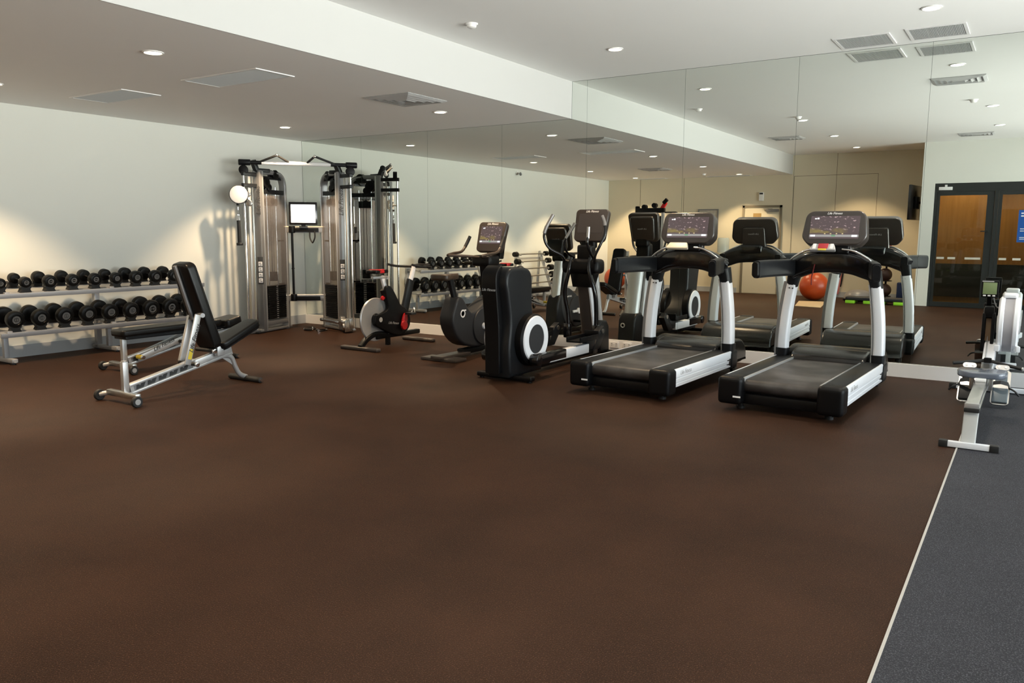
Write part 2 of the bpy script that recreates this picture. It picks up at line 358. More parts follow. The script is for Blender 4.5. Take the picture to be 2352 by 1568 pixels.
# window wall (daylight side, out of the frame)
ww = MB().box(WX, WX+.12, DY-.1, .15, 0, .12).box(WX, WX+.12, DY-.1, .15, 2.88, UC).box(WX, WX+.12, DY-.1, -8.8, .12, 2.88).box(WX, WX+.12, -6.0, -5.9, .12, 2.88).box(WX, WX+.12, -3.1, -3.0, .12, 2.88).box(WX, WX+.12, -.2, .15, .12, 2.88)
struct('wall_window_side', ww, 'wall')
for i, (y0, y1) in enumerate(((-8.8, -6.0), (-5.9, -3.1), (-3.0, -.2))):
    ym = (y0+y1)/2
    fr = MB().box(WX+.02, WX+.08, y0, y0+.05, .12, 2.88).box(WX+.02, WX+.08, y1-.05, y1, .12, 2.88).box(WX+.02, WX+.08, y0, y1, .12, .17).box(WX+.02, WX+.08, y0, y1, 2.83, 2.88).box(WX+.02, WX+.08, ym-.025, ym+.025, .12, 2.88)
    f = struct('window_%d' % (i+1), fr, 'alu')
    MB().box(WX+.045, WX+.05, y0+.05, ym-.025, .17, 2.83).box(WX+.045, WX+.05, ym+.025, y1-.05, .17, 2.83).build('pane', 'glass', f)
# back wall: vertical panel joints and the long cupboard front
pj = MB()
for x in (.88, 2.03, 5.55): pj.box(x-.004, x+.004, BY, BY+.002, .12, UC if x > BX else LC)
pj.box(4.64, 4.648, BY, BY+.002, .12, 2.69).box(4.64, 6.40, BY, BY+.002, 2.686, 2.694).box(6.392, 6.40, BY, BY+.002, .12, 2.69)
struct('trim_2', pj, mat('panel_joint_shadow_gap', (.16, .13, .09), .8))
# service door in the back wall
d = struct('door_1', MB().box(3.50, 3.55, BY, BY+.03, 0, 2.05).box(4.36, 4.41, BY, BY+.03, 0, 2.05).box(3.50, 4.41, BY, BY+.03, 2.0, 2.05), mat('door_frame_taupe', (.20, .17, .12), .5))
MB().box(3.553, 4.357, BY, BY+.018, .01, 1.997).build('door_leaf', 'wallwarm', d)
MB().box(4.05, 4.34, BY+.018, BY+.06, 1.90, 1.96, .005).bar((4.2, BY+.06, 1.97), (4.0, BY+.05, 2.01), .02, .01).build('door_closer', 'silverd', d)
MB().box(3.755, 3.94, BY+.018, BY+.022, 1.78, 1.87).build('door_plate', mat('brass_door_plate', (.30, .20, .08), .4), d)
MB().cyl((4.29, BY+.018, 1.0), (4.29, BY+.07, 1.0), .012).cyl((4.29, BY+.065, 1.0), (4.19, BY+.065, 1.0), .009).build('door_handle', 'steel', d)
# glazed double doors behind the camera
d2 = MB()
d2.box(7.63, 10.95, DY-.08, DY-.01, 2.21, 2.37).box(7.63, 7.68, DY-.08, DY-.01, 0, 2.21).box(8.64, 8.70, DY-.08, DY-.01, 0, 2.21).box(9.75, 9.83, DY-.08, DY-.01, 0, 2.21).box(10.88, 10.95, DY-.08, DY-.01, 0, 2.21)
d2 = struct('door_2', d2, 'frame')
def glazed_leaf(x0, x1, bot=.09, top=.07, sl=.11, sr=.11, zt=2.30):
    y0, y1 = DY-.065, DY-.02
    l = MB().box(x0, x0+sl, y0, y1, .005, 2.208).box(x1-sr, x1, y0, y1, .005, 2.208).box(x0+sl, x1-sr, y0, y1, .005, .005+bot).box(x0+sl, x1-sr, y0, y1, 2.208-top, 2.208).build('door_leaf', 'frame', d2)
    MB().box(x0+sl, x1-sr, (y0+y1)/2-.003, (y0+y1)/2+.003, .005+bot, 2.208-top).build('door_glass', 'dglass', l); return l
glazed_leaf(7.683, 8.637, sl=.045, sr=.12); glazed_leaf(8.703, 9.747, sl=.06, sr=.12); glazed_leaf(9.833, 10.877)
MB().box(7.70, 7.93, DY-.02, DY+.03, 2.24, 2.30, .006).box(7.80, 7.84, DY-.02, DY+.02, 2.30, 2.34).build('door_closer', 'louvre', d2)
MB().cyl((8.57, DY-.02, 1.46), (8.57, DY+.05, 1.46), .012).cyl((8.57, DY+.045, 1.46), (8.45, DY+.045, 1.46), .010).build('door_handle', 'frame', d2)
dc = MB()
for (a, b_) in ((7.74, 7.87), (7.93, 8.06), (8.22, 8.48), (8.78, 8.90), (9.0, 9.13), (9.25, 9.5)): dc.box(a, b_, DY-.034, DY-.031, .925, .965)
dc.build('glass_decal', 'vellum', d2)
ps = MB().box(9.04, 9.46, DY-.033, DY-.030, 1.26, 1.85).build('poster', 'bluesign'); tag(ps, 'blue printed poster stuck on the glazed door', 'poster')
pp = MB()
for (a, b_, z) in ((9.08, 9.40, 1.78), (9.08, 9.30, 1.73), (9.08, 9.42, 1.50), (9.08, 9.36, 1.46), (9.08, 9.42, 1.34), (9.08, 9.38, 1.31)): pp.box(a, b_, DY-.030, DY-.029, z, z+(.022 if z > 1.7 else .012))
pp.build('poster_print', 'markw', ps)
# corridor beyond the glazed doors
struct('wall_corridor', MB().box(7.5, WX, BY-.12, BY, 0, 2.9), 'wood')
struct('trim_3', MB().box(7.5, WX, BY, BY+.02, .12, .80), mat('corridor_dado_panel', (.028, .030, .030), .4))
struct('floor_corridor', MB().box(7.5, WX, BY, DY-.1, -.1, 0), mat('corridor_terracotta_carpet', (.24, .085, .035), .8))
struct('floor_threshold', MB().box(CX7, WX, DY-.1, DY, -.1, 0), 'frame')
struct('ceiling_corridor', MB().box(7.5, WX, BY, DY-.1, 2.8, 2.9), 'ceil')
struct('wall_corridor_end', MB().box(WX, WX+.12, BY-.12, DY-.1, 0, 2.9), 'wall')
for x in (8.1, 9.6):  # unseen lights added so the corridor wood shows through the glass
    t_ = thing('added_corridor_light', 'added unseen round light in the corridor beyond the glazed doors, '+('near the column' if x < 9 else 'behind the poster'), 'ceiling light', (x, -9.8, 2.8), 0, 'added corridor lights')
    MB().cyl((0, 0, -.006), (0, 0, 0), .06, seg=24).build('diffuser', 'glow', t_)
    l = bpy.data.lights.new('added_corridor_lamp', 'SPOT'); l.energy = CORRIDOR_W; l.spot_size = math.radians(140); l.spot_blend = .6; l.color = (1, .74, .45); l.shadow_soft_size = .06
    o = bpy.data.objects.new('added_corridor_lamp', l); C.objects.link(o); o.parent = t_; o.location = (0, 0, -.03)
# mirror panels
seams = [0.006]+[1.205+1.2*k for k in range(9)]+[WX]
names = ['beside the pale wall corner', 'second along from the corner', 'third along from the corner', 'the stepped one under the bulkhead', 'fifth along, with the elliptical in front', 'sixth along, with a treadmill in front',
         'seventh along, with a treadmill in front', 'eighth along, behind the rowing machine', 'ninth along, towards the windows', 'tenth along, beside the windows']
for i in range(len(seams)-1):
    x0, x1 = seams[i]+.0012, seams[i+1]-.0012
    if x1 < BX: poly = [(x0, .135), (x1, .135), (x1, LC-.003), (x0, LC-.003)]
    elif x0 > BX: poly = [(x0, .135), (x1, .135), (x1, UC-.003), (x0, UC-.003)]
    else: poly = [(x0, .135), (x1, .135), (x1, UC-.003), (BX+.003, UC-.003), (BX+.003, LC-.003), (x0, LC-.003)]
    b = MB().prism(poly, 0, .006, 'y'); o = b.build('wall_mirror_panel', 'mirror', ang=20)
    tag(o, 'tall frameless mirror panel, '+names[i] if i < len(names) else 'mirror', 'mirror', 'mirror panels along the wall')
    o.data.materials.append(M['edge'])
    for p in o.data.polygons:
        if abs(p.normal.y) < .5: p.material_index = 1
# ---------------------------------------------------------------- ceiling fittings
def downlight(x, y, z, label, warm, watt, group):
    t_ = thing('ceiling_downlight', label, 'ceiling light', (x, y, z), 0, group)
    MB().lathe([(.062, 0), (.076, 0), (.078, -.006), (.066, -.009), (.060, -.004)], (0, 0, 0), seg=32).build('trim_ring', 'trimw', t_)
    MB().cyl((0, 0, -.005), (0, 0, -.001), .0615, seg=32).build('diffuser', 'glow' if warm else 'glowc', t_)
    l = bpy.data.lights.new('downlight_lamp', 'SPOT'); l.energy = watt; l.spot_size = math.radians(102); l.spot_blend = .42; l.color = (1.0, .72, .44) if warm else (1.0, .86, .68); l.shadow_soft_size = .045
    o = bpy.data.objects.new('downlight_lamp', l); C.objects.link(o); o.parent = t_; o.location = (0, 0, -.03)
G1, G2 = 'downlights in the lowered ceiling', 'downlights in the high ceiling'
rows = ['first row from the mirror', 'second row from the mirror', 'third row from the mirror', 'row along the back wall']
for i, y in enumerate((-1.25, -4.78, -7.31, -9.68)):
    downlight(1.06 if i != 1 else 1.15, y, LC, 'round downlight in the lowered ceiling, pale wall side, '+rows[i], True, DOWNLIGHT_W*1.15, G1)
    downlight(3.60, y, LC, 'round downlight in the lowered ceiling, bulkhead side, '+rows[i], True, DOWNLIGHT_W*.8, G1)
for (x, y, s_) in ((5.77, -1.27, 'bulkhead side, first row from the mirror'), (6.13, -4.72, 'bulkhead side, second row from the mirror'), (6.13, -7.07, 'bulkhead side, third row from the mirror'), (6.12, -9.3, 'above the exercise balls'),
                   (8.51, -1.26, 'above the rowing machine'), (8.70, -4.57, 'window side, second row from the mirror'), (8.71, -6.87, 'window side, third row from the mirror')):
    downlight(x, y, UC, 'round downlight in the high ceiling, '+s_, y < -9 or x < 6, DOWNLIGHT_W*(.8 if y < -9 or x < 6 else .5), G2)
def vent(x0, x1, y0, y1, z, label, group, louvred=False):
    cx, cy = (x0+x1)/2, (y0+y1)/2; w, h = (x1-x0)/2, (y1-y0)/2
    t_ = thing('ceiling_vent', label, 'air vent', (cx, cy, z), 0, group)
    MB().box(-w, w, -h, -h+.025, -.008, 0).box(-w, w, h-.025, h, -.008, 0).box(-w, -w+.025, -h+.025, h-.025, -.008, 0).box(w-.025, w, -h+.025, h-.025, -.008, 0).build('frame', 'louvre', t_)
    g = MB().box(-w+.025, w-.025, -h+.025, h-.025, -.002, 0)
    n = int((2*w-.05)/.0125)
    for i in range(n): g.box(-w+.028+i*.0125, -w+.034+i*.0125, -h+.025, h-.025, -.006, -.002)
    g.build('grille', 'grille', t_)
def diffuser(x0, x1, y0, y1, z, label, group):
    cx, cy = (x0+x1)/2, (y0+y1)/2; w, h = (x1-x0)/2, (y1-y0)/2
    t_ = thing('ceiling_diffuser', label, 'air vent', (cx, cy, z), 0, group)
    MB().box(-w, w, -h, h, -.004, 0).build('plate', 'grille', t_)
    f = MB()
    for k in range(4):
        a = 1-k*.22; zi = -.006-.002*k; b = bmesh.new()
        o_ = [b.verts.new(p) for p in ((-w*a, -h*a, -.006), (w*a, -h*a, -.006), (w*a, h*a, -.006), (-w*a, h*a, -.006))]
        a2 = a-.13; i_ = [b.verts.new(p) for p in ((-w*a2, -h*a2, zi-.016), (w*a2, -h*a2, zi-.016), (w*a2, h*a2, zi-.016), (-w*a2, h*a2, zi-.016))]
        for j in range(4): b.faces.new((o_[j], o_[(j+1) % 4], i_[(j+1) % 4], i_[j]))
        bmesh.ops.solidify(b, geom=b.faces[:], thickness=.004); f._merge(b)
    f.build('louvre', 'louvre', t_, ang=20)
GV = 'rectangular return air vents'
vent(2.79, 3.80, -3.98, -3.56, LC, 'rectangular mesh air vent in the lowered ceiling, beside the bulkhead', GV)
vent(.98, 1.90, -4.0, -3.58, LC, 'rectangular mesh air vent in the lowered ceiling, above the dumbbell rack', GV)
vent(7.63, 8.11, -.59, -.11, UC, 'square mesh air vent in the high ceiling above the treadmill', GV)
vent(8.24, 8.71, -.63, -.16, UC, 'square mesh air vent in the high ceiling above the rowing machine', GV)
vent(.90, 1.65, -10.3, -10.1, LC, 'narrow air vent in the lowered ceiling by the back wall corner', GV)
vent(2.70, 3.74, -10.25, -10.05, LC, 'narrow air vent in the lowered ceiling above the service door', GV)
GD = 'square louvred ceiling diffusers'
diffuser(3.55, 4.13, -2.43, -1.81, LC, 'square white louvred diffuser in the lowered ceiling, before the elliptical', GD)
diffuser(2.25, 2.80, -7.7, -7.15, LC, 'square white louvred diffuser in the lowered ceiling, far from the mirror', GD)
diffuser(5.04, 5.60, -7.2, -6.72, UC, 'square white louvred diffuser in the high ceiling, beside the bulkhead', GD)
diffuser(8.18, 8.74, -2.43, -1.98, UC, 'square white louvred diffuser in the high ceiling, beside the rowing machine', GD)
diffuser(8.04, 8.60, -8.2, -7.8, UC, 'square white louvred diffuser in the high ceiling, before the glazed doors', GD)
def detector(x, y, z, label):
    t_ = thing('smoke_detector', label, 'smoke detector', (x, y, z), 0, 'smoke detectors')
    MB().cyl((0, 0, -.012), (0, 0, 0), .05, .055).build('base', 'trimw', t_)
    MB().lathe([(.042, -.012), (.04, -.03), (.03, -.038), (0, -.04)], (0, 0, 0)).build('sensor_dome', 'trimw', t_)
detector(5.14, -2.78, UC, 'small white smoke detector in the high ceiling near the bulkhead')
detector(6.16, -4.3, UC, 'small white smoke detector beside the second row of high downlights')
detector(8.51, -3.87, UC, 'small white smoke detector in the high ceiling towards the windows')
detector(2.95, -9.2, LC, 'small white smoke detector in the lowered ceiling near the service door')
cc = thing('security_camera', 'small grey security camera high on the pale wall', 'security camera', (0, -6.0, 2.66))
MB().box(0, .02, -.03, .03, -.03, .03, .005).cyl((.02, 0, 0), (.07, 0, -.01), .012).build('bracket', 'trimw', cc)
MB().cyl((.05, -.05, -.02), (.13, .06, -.05), .028, seg=16, bev=.006).build('camera_body', 'silverd', cc)
pi_ = thing('motion_sensor', 'small white motion sensor above the service door', 'sensor', (3.93, BY, 2.25))
MB().box(-.055, .055, 0, .06, -.10, .10, .02).build('housing', 'trimw', pi_); MB().box(-.04, .04, .055, .064, .05, .085, .003).build('lens', 'markd', pi_)
for i, (x, s_) in enumerate(((5.235, 'the one beside the elliptical'), (5.40, 'the one beside the treadmill'))):
    t_ = thing('power_socket', 'white double power socket on the mirror skirting board, '+s_, 'power socket', (x, -.03, .075), 0, 'power sockets on the skirting board')
    MB().box(-.058, .058, -.008, 0, -.037, .037, .003).build('face_plate', 'markw', t_)
    MB().box(-.035, -.022, -.0095, -.008, -.012, -.003).box(.022, .035, -.0095, -.008, -.012, -.003).box(-.038, -.02, -.011, -.008, .01, .022).box(.02, .038, -.011, -.008, .01, .022).build('switch', 'mark', t_)
# ================================================================ treadmills
def treadmill(x0_, y0_, rz, label, red_stop, warm=False):
    t = thing('treadmill', label, 'treadmill', (x0_, y0_, 0), rz, 'treadmills facing the mirror')
    # local: y = 0 rear end, y = 2.0 front, x = 0 centre
    MB().box(-.40, .40, .10, 1.92, .105, .205, .01).box(-.30, .30, .06, 1.70, .055, .14, .02).build('deck', 'black', t)
    poly = [(1.50, .135), (1.50, .250)]+[(.105+.052*math.cos(math.radians(a)), .198+.052*math.sin(math.radians(a))) for a in range(90, 271, 18)]+[(.16, .135)]
    MB().prism(poly, -.285, .285, 'x').build('running_belt', mat_belt, t)
    for s in (-1, 1):
        x0, x1 = (.298, .452) if s > 0 else (-.452, -.298)
        r = MB().box(x0, x1, .11, 1.46, .18, .268, .010).build('side_rail', 'char', t)
        MB().box(s*.289-.006, s*.289+.006, .06, 1.42, .21, .268, .002).build('trim_strip', 'silver', r)
        cl = [(.452, .118), (.468, .118), (.468, .142), (.462, .146), (.462, .150), (.468, .154), (.468, .182), (.462, .186), (.462, .190), (.468, .194), (.468, .258), (.461, .268), (.452, .268)]
        c = MB().prism([(s*x, z) for x, z in cl], .12, 1.50, 'y').build('rail_cladding', 'white', t)
        if s > 0: text('lettering', 'Life Fitness', .052, FR((.4687, .34, .227), (0, 1, 0), (1, 0, 0)), 'mark', c, shear=.25)
        MB().box(*((.283, .474) if s > 0 else (-.474, -.283)), -.02, .15, .055, .274, .040, 4).build('end_cap', 'black', t)
        MB().cyl((s*.34, .16, 0), (s*.34, .16, .08), .020).cyl((s*.34, .16, 0), (s*.34, .16, .02), .032).build('leveling_foot', 'rubber', t)
        MB().cyl((s*.34, 1.80, .045), (s*.37, 1.80, .045), .045, bev=.004).box(s*.355-.03, s*.355+.03, 1.77, 1.83, .05, .12).build('transport_wheel', 'rubber', t)
    MB().box(-.345, -.285, -.024, -.02, .115, .128).build('warning_label', 'markw', t)
    hood = [(1.57, .20), (1.57, .25), (1.60, .305), (1.67, .338), (1.80, .345), (1.94, .315), (2.03, .230), (2.045, .150), (2.02, .110), (1.5, .110)]
    MB().prism([(p.y, p.z) for p in smooth([(0, a_, b_) for a_, b_ in hood+[hood[0]]], 3)[:-1]], -.405, .405, 'x', .03, 4).prism([(p.y, p.z) for p in smooth([(0, 1.38, .20), (0, 1.38, .262), (0, 1.43, .305), (0, 1.53, .330), (0, 1.66, .335), (0, 1.66, .20), (0, 1.38, .20)], 3)[:-1]], -.325, .325, 'x', .03, 4).build('motor_cover', 'hood', t)
    for s in (-1, 1):       # uprights lean in towards the top
        pts = [(s*.414, 1.49, .24), (s*.415, 1.49, .40), (s*.402, 1.495, .62), (s*.378, 1.50, .82), (s*.358, 1.505, .95)]
        P = smooth(pts, 4)
        u = MB().sweep(P, rr(.086, .12, .02, 3), side=(1, 0, 0)).build('upright', 'white', t)
        if s < 0: MB().sweep([p+Vector((-.050, 0, 0)) for p in P], rr(.034, .112, .006, 2), side=(1, 0, 0)).build('inner_channel', 'silverd', u)
        else: MB().sweep([p+Vector((-.052, 0, 0)) for p in P], rr(.012, .106, .004, 2), side=(1, 0, 0)).build('inner_channel', 'silver', u)
        for k_ in (0, 1):
            if s < 0: MB().cyl((-.370+.03*k_, 1.432, .895-.005*k_), (-.370+.03*k_, 1.44, .895), .006, seg=10).build('bolt', 'markd', u)
        b = smooth([(s*.425, 1.34, .185), (s*.422, 1.42, .165), (s*.418, 1.48, .21), (s*.416, 1.49, .335)], 4)
        MB().sweep(b, rr(.112, .14, .03, 3), side=(1, 0, 0), scale=[.75+.25*i/(len(b)-1) for i in range(len(b))]).box(min(s*.36, s*.476), max(s*.36, s*.476), 1.41, 1.60, .095, .27, .035, 4).build('upright_boot', 'char', t)
        h = MB().sweep([(s*.365, 1.505, .91), (s*.352, 1.50, .98), (s*.335, 1.49, 1.05)], rr(.10, .13, .03, 3), side=(1, 0, 0), scale=[.9, 1, 1.15])
        h.sweep(smooth([(s*.325, 1.54, 1.075), (s*.335, 1.42, 1.085), (s*.385, 1.20, 1.086), (s*.445, .98, 1.084), (s*.480, .82, 1.080)], 5), rr(.066, .150, .022, 4), side=(1, 0, 0))
        h = h.build('handrail', 'char', t)
        MB().sweep([(s*.478, .83, 1.080), (s*.487, .795, 1.079)], rr(.062, .146, .028, 4), side=(1, 0, 0), scale=[1.0, .88]).build('end_plug', 'black', h)
    arch = smooth([(-.355, 1.46, 1.045), (-.29, 1.44, 1.085), (-.17, 1.42, 1.135), (0, 1.41, 1.152), (.17, 1.42, 1.135), (.29, 1.44, 1.085), (.355, 1.46, 1.045)], 5)
    n = len(arch); MB().sweep(arch, rr(.205, .15, .045, 4), side=(0, 0, 1), scale=[.74+.26*math.sin(PI*i/(n-1)) for i in range(n)]).box(-.13, .13, 1.40, 1.50, 1.15, 1.26, .03, 3).build('crossbar', 'blackg', t)
    for s in (-1, 1):
        MB().tube(smooth([(s*.10, 1.31, 1.255), (s*.20, 1.30, 1.24), (s*.30, 1.31, 1.185), (s*.36, 1.34, 1.13)], 5), .011, 10).build('grab_bar', 'chrome', t)
    # console
    cT = FR((.02, 1.36, 1.434), (1, 0, 0), (0, -math.cos(math.radians(14)), math.sin(math.radians(14))))    # z = screen normal, y = up
    o = [(-.272, -.085), (-.250, .115), (-.205, .152), (.205, .152), (.250, .115), (.272, -.085), (.215, -.152), (-.215, -.152)]
    def rnd(o, r):
        P = []
        m_ = len(o)
        for i in range(m_):
            p = Vector(o[i]); a = (Vector(o[i-1])-p); b = (Vector(o[(i+1) % m_])-p); A = p+a.normalized()*min(r, a.length*.45); B = p+b.normalized()*min(r, b.length*.45)
            for k in range(4): u_ = k/3; q = A*(1-u_)**2+p*2*u_*(1-u_)+B*u_*u_; P.append((q.x, q.y))
        return P
    con = MB().prism(rnd(o, .03), -.085, .028, 'z', .014, 3, T=cT).prism(rnd([(-.145, -.30), (-.125, .055), (.125, .055), (.145, -.30)], .02), -.125, -.06, 'z', .015, 3, T=cT).build('console', 'console_face', t)
    sc_ = MB().box(-.205, .205, -.098, .104, .0285, .0300, T=cT)
    tmp = sc_.build('screen', 'screen', con); me = tmp.data; uv = me.uv_layers.new(name='UVMap'); iv = cT.inverted()
    for lp in me.loops:
        v = iv @ me.vertices[lp.vertex_index].co; uv.data[lp.index].uv = ((v.x+.205)/.41, (v.y+.098)/.202)
    text('lettering', 'Life Fitness', .028, cT @ FR((-.01, .128, .0285), (1, 0, 0), (0, 0, 1)), 'markw', con, shear=.3, bold=.01)
    text('rear_lettering', 'Life Fitness', .028, cT @ FR((0, -.02, -.1255), (-1, 0, 0), (0, 0, -1)), 'mark', con, shear=.3)
    MB().box(-.13, .13, -.22, -.12, -.05, -.01, .02, 3, T=cT).build('console_neck', 'black', t)
    kT = FR((-.055, 1.29, 1.272), (1, 0, 0), (0, -.75, .66))
    kp = MB().prism(rnd([(-.115, -.040), (-.085, .040), (.085, .040), (.115, -.040)], .02), -.02, .012, 'z', .008, 2, T=kT).build('control_panel', 'cream' if warm else 'silver', t)  # the cream variant paints warm lamplight onto the silver panel
    if red_stop:
        MB().box(-.040, .044, -.026, .030, .012, .016, .002, T=kT).build('stop_button', mat('red_stop_label', (.42, .03, .04), .4), kp)
        MB().box(-.034, .034, -.046, -.028, .010, .017, .002, T=kT).build('safety_clip', 'yellow', kp)
        for s in (-1, 1): MB().box(s*.072-.014, s*.072+.014, -.030, .028, .012, .015, .002, T=kT).build('keypad', 'markw', kp)
        MB().tube(smooth([(-.13, 1.34, 1.12), (-.145, 1.33, 1.03), (-.15, 1.33, .99), (-.148, 1.33, .935)], 4), .005, 6).build('safety_cord', mat('dark_red_cord', (.16, .01, .01), .6), t)
    return t
M['hood'] = mat('motor_cover_plastic', (.010, .009, .008), .22, spec=.5)
M['console_face'] = mat('bronze_black_console', (.032, .024, .020), .30, spec=.8, coat=.15)
m, tt_, b = nt('worn_running_belt'); N = tt_.nodes; L = tt_.links
tc = N.new('ShaderNodeTexCoord'); n = N.new('ShaderNodeTexNoise'); n.inputs['Scale'].default_value = 3.5; n.inputs['Detail'].default_value = 6; L.new(tc.outputs['Object'], n.inputs['Vector'])
r = N.new('ShaderNodeValToRGB'); r.color_ramp.elements[0].position = .42; r.color_ramp.elements[0].color = (.022, .019, .018, 1); r.color_ramp.elements[1].position = .70; r.color_ramp.elements[1].color = (.085, .080, .078, 1)
L.new(n.outputs['Fac'], r.inputs[0]); L.new(r.outputs[0], b.inputs['Base Color']); b.inputs['Roughness'].default_value = .42; mat_belt = m
treadmill(7.785, -2.48, -2.2, 'treadmill with white uprights and a red label under its console', True)
treadmill(6.447, -2.48, -2.2, 'treadmill with white uprights beside the elliptical, plain pale key panel', False, True)

def console(T, name, parent, w, h, screen_on=True, top=.055, letter=.034, base='console_face'):
    """rounded tablet console, T has z = screen normal, y = up, origin at the centre"""
    P = [(x, y) for x, y in rr(w, h, .045, 4)]; P = [(x*(1+.10*y/h), y) for x, y in P]
    c = MB().prism(P, -.05, .015, 'z', .012, 3, T=T).prism([(x*.80, y*.84) for x, y in P], -.10, -.049, 'z', .02, 3, T=T).build(name, base, parent)
    sw, sh0, sh1 = w*.80, -h*.5+h*.26, h*.5-top
    s = MB().box(-sw/2, sw/2, sh0, sh1, .0155, .0170, T=T).build('screen', 'screen' if screen_on else 'screen_dim', c)
    me = s.data; uv = me.uv_layers.new(name='UVMap'); iv = T.inverted()
    for lp in me.loops:
        v = iv @ me.vertices[lp.vertex_index].co; uv.data[lp.index].uv = ((v.x+sw/2)/sw, (v.y-sh0)/(sh1-sh0))
    text('lettering', 'Life Fitness', letter, T @ FR((0, h/2-top*.48, .0155), (1, 0, 0), (0, 0, 1)), 'markw', c, shear=.3, bold=.01)
    text('rear_lettering', 'Life Fitness', letter*.8, T @ FR((0, 0, -.1005), (-1, 0, 0), (0, 0, -1)), 'mark', c, shear=.3)
    return c
# ================================================================ elliptical
e = thing('elliptical_trainer', 'black elliptical trainer with a tall rear housing and a white ring disc', 'elliptical trainer', (5.15, -1.3, 0))
def EB(): return MB()
MB().box(5.08, 5.22, -2.15, -.30, .045, .10, .015).build('base_beam', 'black', e, world=True)
for (y, x0, x1) in ((-2.27, 4.85, 5.47), (-.28, 4.86, 5.46)):
    MB().box(x0, x1, y-.04, y+.04, .015, .062, .018, 3).cyl((x0+.04, y, 0), (x0+.04, y, .02), .022).cyl((x1-.04, y, 0), (x1-.04, y, .02), .022).build('stabilizer', 'black', e, world=True)
tw = [(-2.37, .045), (-2.40, .30), (-2.37, .55), (-2.41, .78), (-2.44, .90), (-2.435, .99), (-2.40, 1.045), (-2.33, 1.066), (-2.12, 1.062), (-2.02, 1.02), (-1.99, .93), (-1.985, .70), (-1.93, .5), (-1.80, .30), (-1.80, .045)]
h = MB().prism([(p.y, p.z) for p in smooth([(0, a, b_) for a, b_ in tw], 3)], 5.015, 5.285, 'x', .035, 4).build('drive_housing', 'char', e, world=True)
MB().prism([(p.y, p.z) for p in smooth([(0, a, b_) for a, b_ in ((-2.43, .08), (-2.44, .50), (-2.475, .80), (-2.485, .97), (-2.45, 1.05), (-2.36, 1.05), (-2.34, .6), (-2.34, .08))], 3)], 5.035, 5.195, 'x', .012, 3).build('rear_shell', 'black', h, world=True)
text('lettering', 'Life Fitness', .034, FR((5.115, -2.489, .865), (1, 0, 0), (0, -1, .04)), 'mark', h, shear=.3, world=True)
for s in (-1, 1):
    xc = 5.15+s*.165
    MB().lathe([(0, -.045), (.235, -.045), (.25, -.03), (.25, .035), (.238, .05), (0, .05)], (xc, -2.06, .375), 'x', 40).build('drum_cover', 'black', e, world=True)
    d = MB().lathe([(.140, 0), (.140, .012), (.215, .012), (.222, 0)], (xc+(.05 if s > 0 else -.062), -2.06, .385), 'x', 48).build('ring_disc', 'white', e, world=True)
    MB().lathe([(0, 0), (.139, 0), (.139, .008), (0, .008)], (xc+(.05 if s > 0 else -.058), -2.06, .385), 'x', 40).build('disc_centre', 'dgrey', d, world=True)
    # pedal link arm
    xa = 5.15+s*.275
    a = MB().bar((xa, -2.14, .200), (xa, -1.62, .225), .079, .10, bev=.018).cyl((xa-.045, -2.15, .20), (xa+.045, -2.15, .20), .055, bev=.01).build('link_arm', 'blackg', e, world=True)
    MB().bar((xa, -1.95, .196), (xa, -1.14, .235), .075, .095, bev=.010).build('arm_cladding', 'white', a, world=True)
    p = MB().box(xa-.085, xa+.085, -1.42, -1.02, .28, .30, .008).box(xa-.085, xa-.07, -1.42, -1.02, .29, .335, .005).box(xa+.07, xa+.085, -1.42, -1.02, .29, .335, .005).box(xa-.085, xa+.085, -1.03, -1.01, .29, .37, .008).build('pedal', 'black', e, world=True)
    MB().box(xa-.03, xa+.03, -1.18, -.98, .17, .30, .02).prism([(-1.05, .16), (-.90, .16), (-.74, .34), (-.80, .40), (-.90, .36)], xa-.035, xa+.035, 'x', .01).build('pedal_bracket', 'char', p, world=True)
    MB().cyl((xa+.036, -.83, .345), (xa+.044, -.83, .345), .025).build('pivot_cap', 'steel', p, world=True)
    # swinging arm
    xl = 5.19+s*.175
    MB().sweep(smooth([(xl-.01*s, -.79, .30), (xl, -.80, .52), (xl+.01*s, -.86, .75), (xl-.05*s, -.88, .98), (xl-.06*s, -.84, 1.12)], 5), rr(.052, .038, .015, 3), side=(0, 1, 0)).box(xl-.035, xl+.035, -.84, -.76, .24, .40, .015).build('swing_link', 'blackg', e, world=True)
    tops = [(xl-.02, -.86, 1.06), (5.00, -.92, 1.14), (4.90, -1.02, 1.22), (4.86, -1.06, 1.32), (4.87, -1.06, 1.42), (4.93, -1.0, 1.58)] if s < 0 else [(xl, -.86, 1.06), (5.39, -.90, 1.15), (5.44, -.88, 1.27), (5.47, -.84, 1.38), (5.45, -.82, 1.50), (5.42, -.82, 1.57)]
    hb = MB().tube(smooth(tops, 6), .015, 10).build('swing_handlebar', 'blackg', e, world=True)
    pts = smooth(tops, 6); MB().tube(pts[-9:], .019, 12).build('grip', 'silverd', hb, world=True)
for pa, pg in (([(5.07, -.78, 1.12), (5.06, -.92, 1.18), (5.07, -1.0, 1.29), (5.13, -.98, 1.40)], [(5.09, -1.0, 1.33), (5.18, -.965, 1.49)]), ([(5.31, -.78, 1.12), (5.34, -.92, 1.18), (5.345, -1.0, 1.28), (5.345, -.98, 1.36)], [(5.345, -.985, 1.33), (5.345, -.975, 1.45)])):
    q_ = MB().tube(smooth(pa, 5), .013, 10).build('fixed_handlebar', 'blackg', e, world=True)
    MB().tube(pg, .017, 12).build('pulse_grip', 'steel', q_, world=True)
